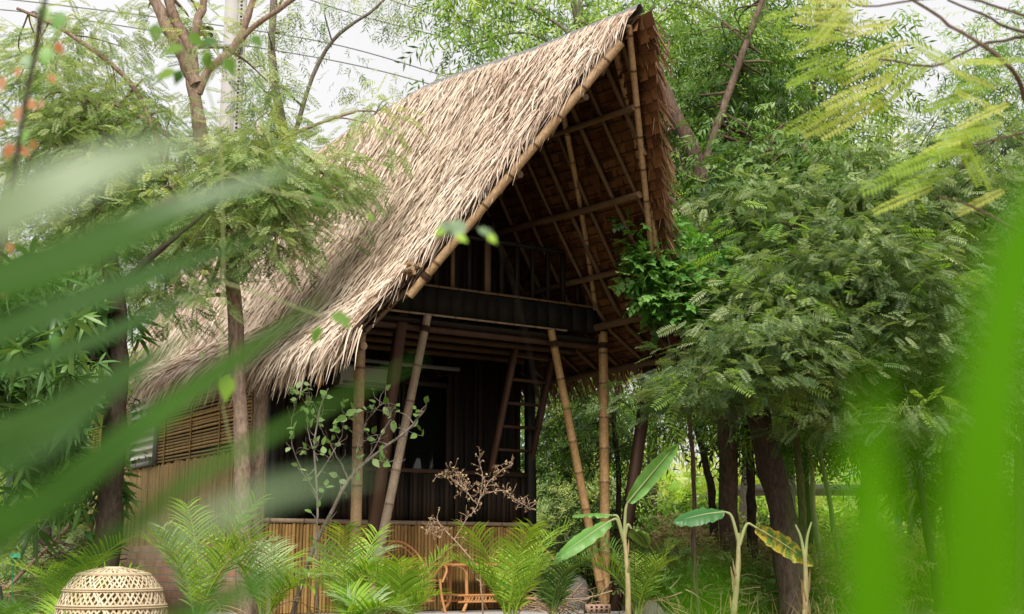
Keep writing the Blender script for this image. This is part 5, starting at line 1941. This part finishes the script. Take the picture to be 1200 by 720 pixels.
# right: feathery yellow-green branches of a near tree
Yn = 5.2
base = np.array((3.1, 5.6, 0.0))
t = thing('yellow_feather_tree', 'near tree at the right reaching in with yellow-green feathery sprays', 'tree', base)
mb = MB()
trunk = [base, base + np.array((-.05, 0, 1.5)), base + np.array((-.15, -.1, 3.0)), base + np.array((-.4, -.2, 4.4))]
tube(mb, wobble(trunk, .01), np.linspace(.09, .05, 23)[:len(wobble(trunk, 0))], 10, .5)
att = lambda z: base + np.array((-.05 - .05 * z, -.05 * z, z))
for line, r in (([att(2.0), at(1230, 150, Yn + .2), at(1185, 80, Yn), at(1130, 40, Yn), at(1060, -5, Yn)], .016),
                ([att(2.6), at(1240, 55, Yn), at(1160, 50, Yn), at(1095, 76, Yn), at(1022, 68, Yn)], .010),
                ([att(3.0), at(1260, 60, Yn), at(1190, 35, Yn), at(1110, 0, Yn)], .012),
                ([att(1.9), at(1215, 275, Yn), at(1160, 248, Yn), at(1096, 230, Yn)], .009),
                ([att(2.3), at(1230, 160, Yn), at(1180, 160, Yn), at(1130, 172, Yn)], .009),
                ([att(2.9), at(1200, 20, Yn), at(1120, 0, Yn), at(1020, 10, Yn), at(990, -10, Yn)], .008)):
    P = wobble(line, .006, 20)
    r *= .75
    tube(mb, P, np.linspace(r * 1.2, r * .5, len(P)), 7, rng.random())
mb.build('trunk', M['bark'], t)
mb = MB()
YL = [(1055, 30, .34, -1, -.15), (1040, 70, .34, -1, -.35), (1005, 62, .30, -1, -.25), (1060, 85, .36, -1, -.4), (1045, 112, .34, -1, -.5), (1010, 20, .3, -1, -.1), (1075, 45, .3, -1, -.3), (1140, 170, .34, -1, -.3), (1130, 195, .36, -1, -.35), (1180, 150, .34, -1, -.25), (1190, 140, .3, -.8, -.05), (1105, 215, .3, -1, -.3), (1030, 5, .3, -1, .1), (1160, 105, .28, -.9, -.2), (1195, 95, .3, -.9, -.1), (970, 5, .26, -1, -.1), (1000, 0, .26, -.6, -.6), (1125, 150, .26, .4, -.7), (1075, 60, .26, .7, -.3)]
for q in YL + YL[::2]:
    YL.append((q[0] + rng.normal(0, 26), q[1] + rng.normal(0, 16), q[2] * rng.uniform(.75, 1.05), q[3], q[4] + rng.normal(0, .2)))
for (x, y, s, ax, az) in YL:
    scatter(mb, BIP[int(rng.integers(0, 2))], [at(x, y, Yn + rng.normal(0, .12))], [nrm((ax, rng.normal(0, .25), az))], [nrm((rng.normal(0, .3), -.8, .55))], [s * 1.05], [rng.uniform(0, 1)])
mb.build('crown', M['yellow'], t)

# blurred brown twig at the left in front of the trees
Yn = 1.7
base = np.array((-1.1, 1.8, 0.0))
mb = MB()
tube(mb, wobble([base, np.array((-.95, 1.75, .7)), at(-60, 360, Yn), at(20, 318, Yn), at(90, 290, Yn), at(150, 262, Yn), at(205, 230, Yn)], .004, 40), np.linspace(.012, .005, 43)[:len(wobble([base, base + 1, base + 2, base, base, base, base], 0, 40))], 7, .5)
o = mb.build('bare_branch', M['bark'])
tag(o, 'bare brown branch blurred across the left behind the palm leaflets', 'branch')

# ------------------------------------------------------------------ pole, wires
Yp = 27.0
b = np.array((gx(271, Yp), Yp, 0.0))
px_m = 1.0 / 1500 * 28.0
t = thing('utility_pole', 'pale concrete utility pole with rows of holes behind the left tree limbs', 'utility pole', (at(271, 100, Yp)[0], Yp, 0))
xo = at(271, 100, Yp)[0]
mb = MB()
box(mb, (-.055, 0, 7.0), (.28, .26, 14.0), .7)
mb.build('shaft', M['concrete'], t, True)
mb = MB()
box(mb, (.17, .02, 7.0), (.16, .18, 14.0), .3)
side_ = mb.build('side_flange', M['concrete'], t, True)
mb = MB()
for k in range(60):
    box(mb, (.17, -.075, 9.0 + k * .09), (.045, .012, .04), .5)
mb.build('holes', M['hole'], side_, True)
iz = at(243, 52, Yp)[2]
ix = at(243, 52, Yp)[0] - xo
mb = MB()
box(mb, (ix * .5, -.16, iz - .12), (abs(ix) + .5, .08, .08), .5)
mb.build('crossarm', M['grey_metal'], t, True)
mb = MB()
zz = [0, .16, .17, .22, .23, .29, .30, .35, .36, .42, .43, .47]
rr = [.13, .13, .06, .06, .15, .15, .06, .06, .14, .14, .05, .03]
tube(mb, [(ix, -.16, iz - .08 + z) for z in zz], rr, 12, .5, [0, 0, 1, 1, 1, 1, 1, 1, 1, 1, .5, .5])
mb.build('insulator', M['bright_white'], t, True)
for z in (.24, .37):
    mb = MB()
    tube(mb, [(ix, -.16, iz - .08 + z - .035), (ix, -.16, iz - .08 + z), (ix, -.16, iz - .08 + z + .03)], (.15, .17, .15), 12, .5)
    mb.build('insulator_disc', M['black'], t, True)
for line, lab in (([(-40, -6), (60, 5), (265, 31), (400, 54), (530, 92), (640, 128)], 'second lowest overhead wire in the sky left of the roof'), ([(-40, 8), (60, 18), (265, 50), (400, 73), (505, 99), (640, 140)], 'lowest overhead wire in the sky left of the roof'),
                  ([(340, -8), (420, 18), (520, 44), (600, 68), (700, 102)], 'second highest overhead wire above the roof'), ([(420, -14), (480, 8), (540, 28), (640, 62)], 'highest overhead wire above the roof')):
    mb = MB()
    tube(mb, smooth_path([at(x, y, Yp - .3 + .004 * x) for (x, y) in line], 40), .016, 5, .5)
    o = mb.build('overhead_wire', M['grey_metal'])
    tag(o, lab, 'wire', 'overhead wires')
# ------------------------------------------------------------------ ground, paving, sky, light, camera
mb = MB()
n = 61
xs = np.concatenate([-np.geomspace(400, 1, 25), np.linspace(-.9, .9, 11), np.geomspace(1, 400, 25)])
X, Yg = np.meshgrid(xs, xs + 18)
Z = .02 * np.sin(X * 1.3) * np.sin(Yg * 1.1) - .02
i = np.arange(n - 1)[:, None] * n
j = np.arange(n - 1)[None]
mb.add(np.stack([X, Yg, Z], -1).reshape(-1, 3), np.stack([i + j, i + j + 1, i + n + j + 1, i + n + j], -1).reshape(-1, 4), .5)
o = mb.build('ground', M['ground'], smooth=True)
o['kind'] = 'structure'
mb = MB()
a, b_, c, d = hw(-.9, -1.0, 0), hw(3.9, -1.0, 0), hw(3.9, 2.6, 0), hw(-.9, 2.6, 0)
V = [np.array((*q[:2], -.1)) for q in (a, b_, c, d)] + [np.array((*q[:2], .10)) for q in (a, b_, c, d)]
mb.add(V, [(4, 5, 6, 7), (0, 1, 5, 4), (1, 2, 6, 5), (3, 0, 4, 7), (2, 3, 7, 6)], .6)
o = mb.build('patio', M['patio'])
o['kind'] = 'structure'

SUN_EL, SUN_AZ = radians(47), radians(-176)      # azimuth from +Y towards +X; the sun stands behind the camera's left shoulder
sun = bpy.data.lights.new('sun', 'SUN')
sun.energy = 4.6
sun.angle = radians(20)
sun.color = (1.0, .95, .86)
so = bpy.data.objects.new('sun', sun)
COL.objects.link(so)
from mathutils import Vector
dirv = Vector((sin(SUN_AZ) * cos(SUN_EL), cos(SUN_AZ) * cos(SUN_EL), sin(SUN_EL)))
so.rotation_euler = dirv.to_track_quat('Z', 'Y').to_euler()
so.location = (-8, -8, 14)

w = bpy.data.worlds.new('World')
SC.world = w
w.use_nodes = True
nt = w.node_tree
nt.nodes.clear()
out = nt.nodes.new('ShaderNodeOutputWorld')
bg = nt.nodes.new('ShaderNodeBackground')
sky = nt.nodes.new('ShaderNodeTexSky')
sky.sky_type = 'NISHITA'
sky.sun_disc = False
sky.sun_elevation = SUN_EL
sky.sun_rotation = SUN_AZ
sky.dust_density = 3.0
mx = nt.nodes.new('ShaderNodeMix')
mx.data_type = 'RGBA'
mx.inputs[0].default_value = .90                 # white cloud layer over the blue
mx.inputs[7].default_value = (10.0, 9.85, 9.8, 1)
tcw = nt.nodes.new('ShaderNodeTexCoord')
cn = nt.nodes.new('ShaderNodeTexNoise')                # soft cloud tone
cn.inputs['Scale'].default_value = 2.2
cn.inputs['Detail'].default_value = 5
nt.links.new(tcw.outputs['Generated'], cn.inputs['Vector'])
cr = nt.nodes.new('ShaderNodeValToRGB')
cr.color_ramp.elements[0].position = .35
cr.color_ramp.elements[0].color = (.91, .91, .92, 1)
cr.color_ramp.elements[1].position = .65
cr.color_ramp.elements[1].color = (1, 1, 1, 1)
nt.links.new(cn.outputs[0], cr.inputs[0])
cm = nt.nodes.new('ShaderNodeMix')
cm.data_type = 'RGBA'
cm.blend_type = 'MULTIPLY'
cm.inputs[0].default_value = 1.0
cm.inputs[6].default_value = (10.2, 10.05, 10.0, 1)
nt.links.new(cr.outputs[0], cm.inputs[7])
nt.links.new(cm.outputs[2], mx.inputs[7])
nt.links.new(sky.outputs[0], mx.inputs[6])
nt.links.new(mx.outputs[2], bg.inputs[0])
bg.inputs[1].default_value = .105
nt.links.new(bg.outputs[0], out.inputs[0])

cam = bpy.data.cameras.new('camera')
co = bpy.data.objects.new('camera', cam)
COL.objects.link(co)
co.location = (0, 0, EYE)
co.rotation_euler = (radians(90) + PITCH, 0, 0)
cam.sensor_width = 36
cam.lens = 45
cam.clip_start = .03
cam.clip_end = 2000
cam.dof.use_dof = True
cam.dof.focus_distance = 15.4
cam.dof.aperture_fstop = 2.8
SC.camera = co

SC.render.engine = 'CYCLES'
cy = SC.cycles
cy.use_denoising = True
cy.max_bounces = 6
cy.diffuse_bounces = 3
cy.glossy_bounces = 2
cy.transmission_bounces = 4
cy.transparent_max_bounces = 4
cy.sample_clamp_indirect = 6
cy.caustics_reflective = False
cy.caustics_refractive = False
SC.view_settings.view_transform = 'Standard'
SC.view_settings.look = 'None'
SC.view_settings.exposure = 0
SC.view_settings.gamma = 1
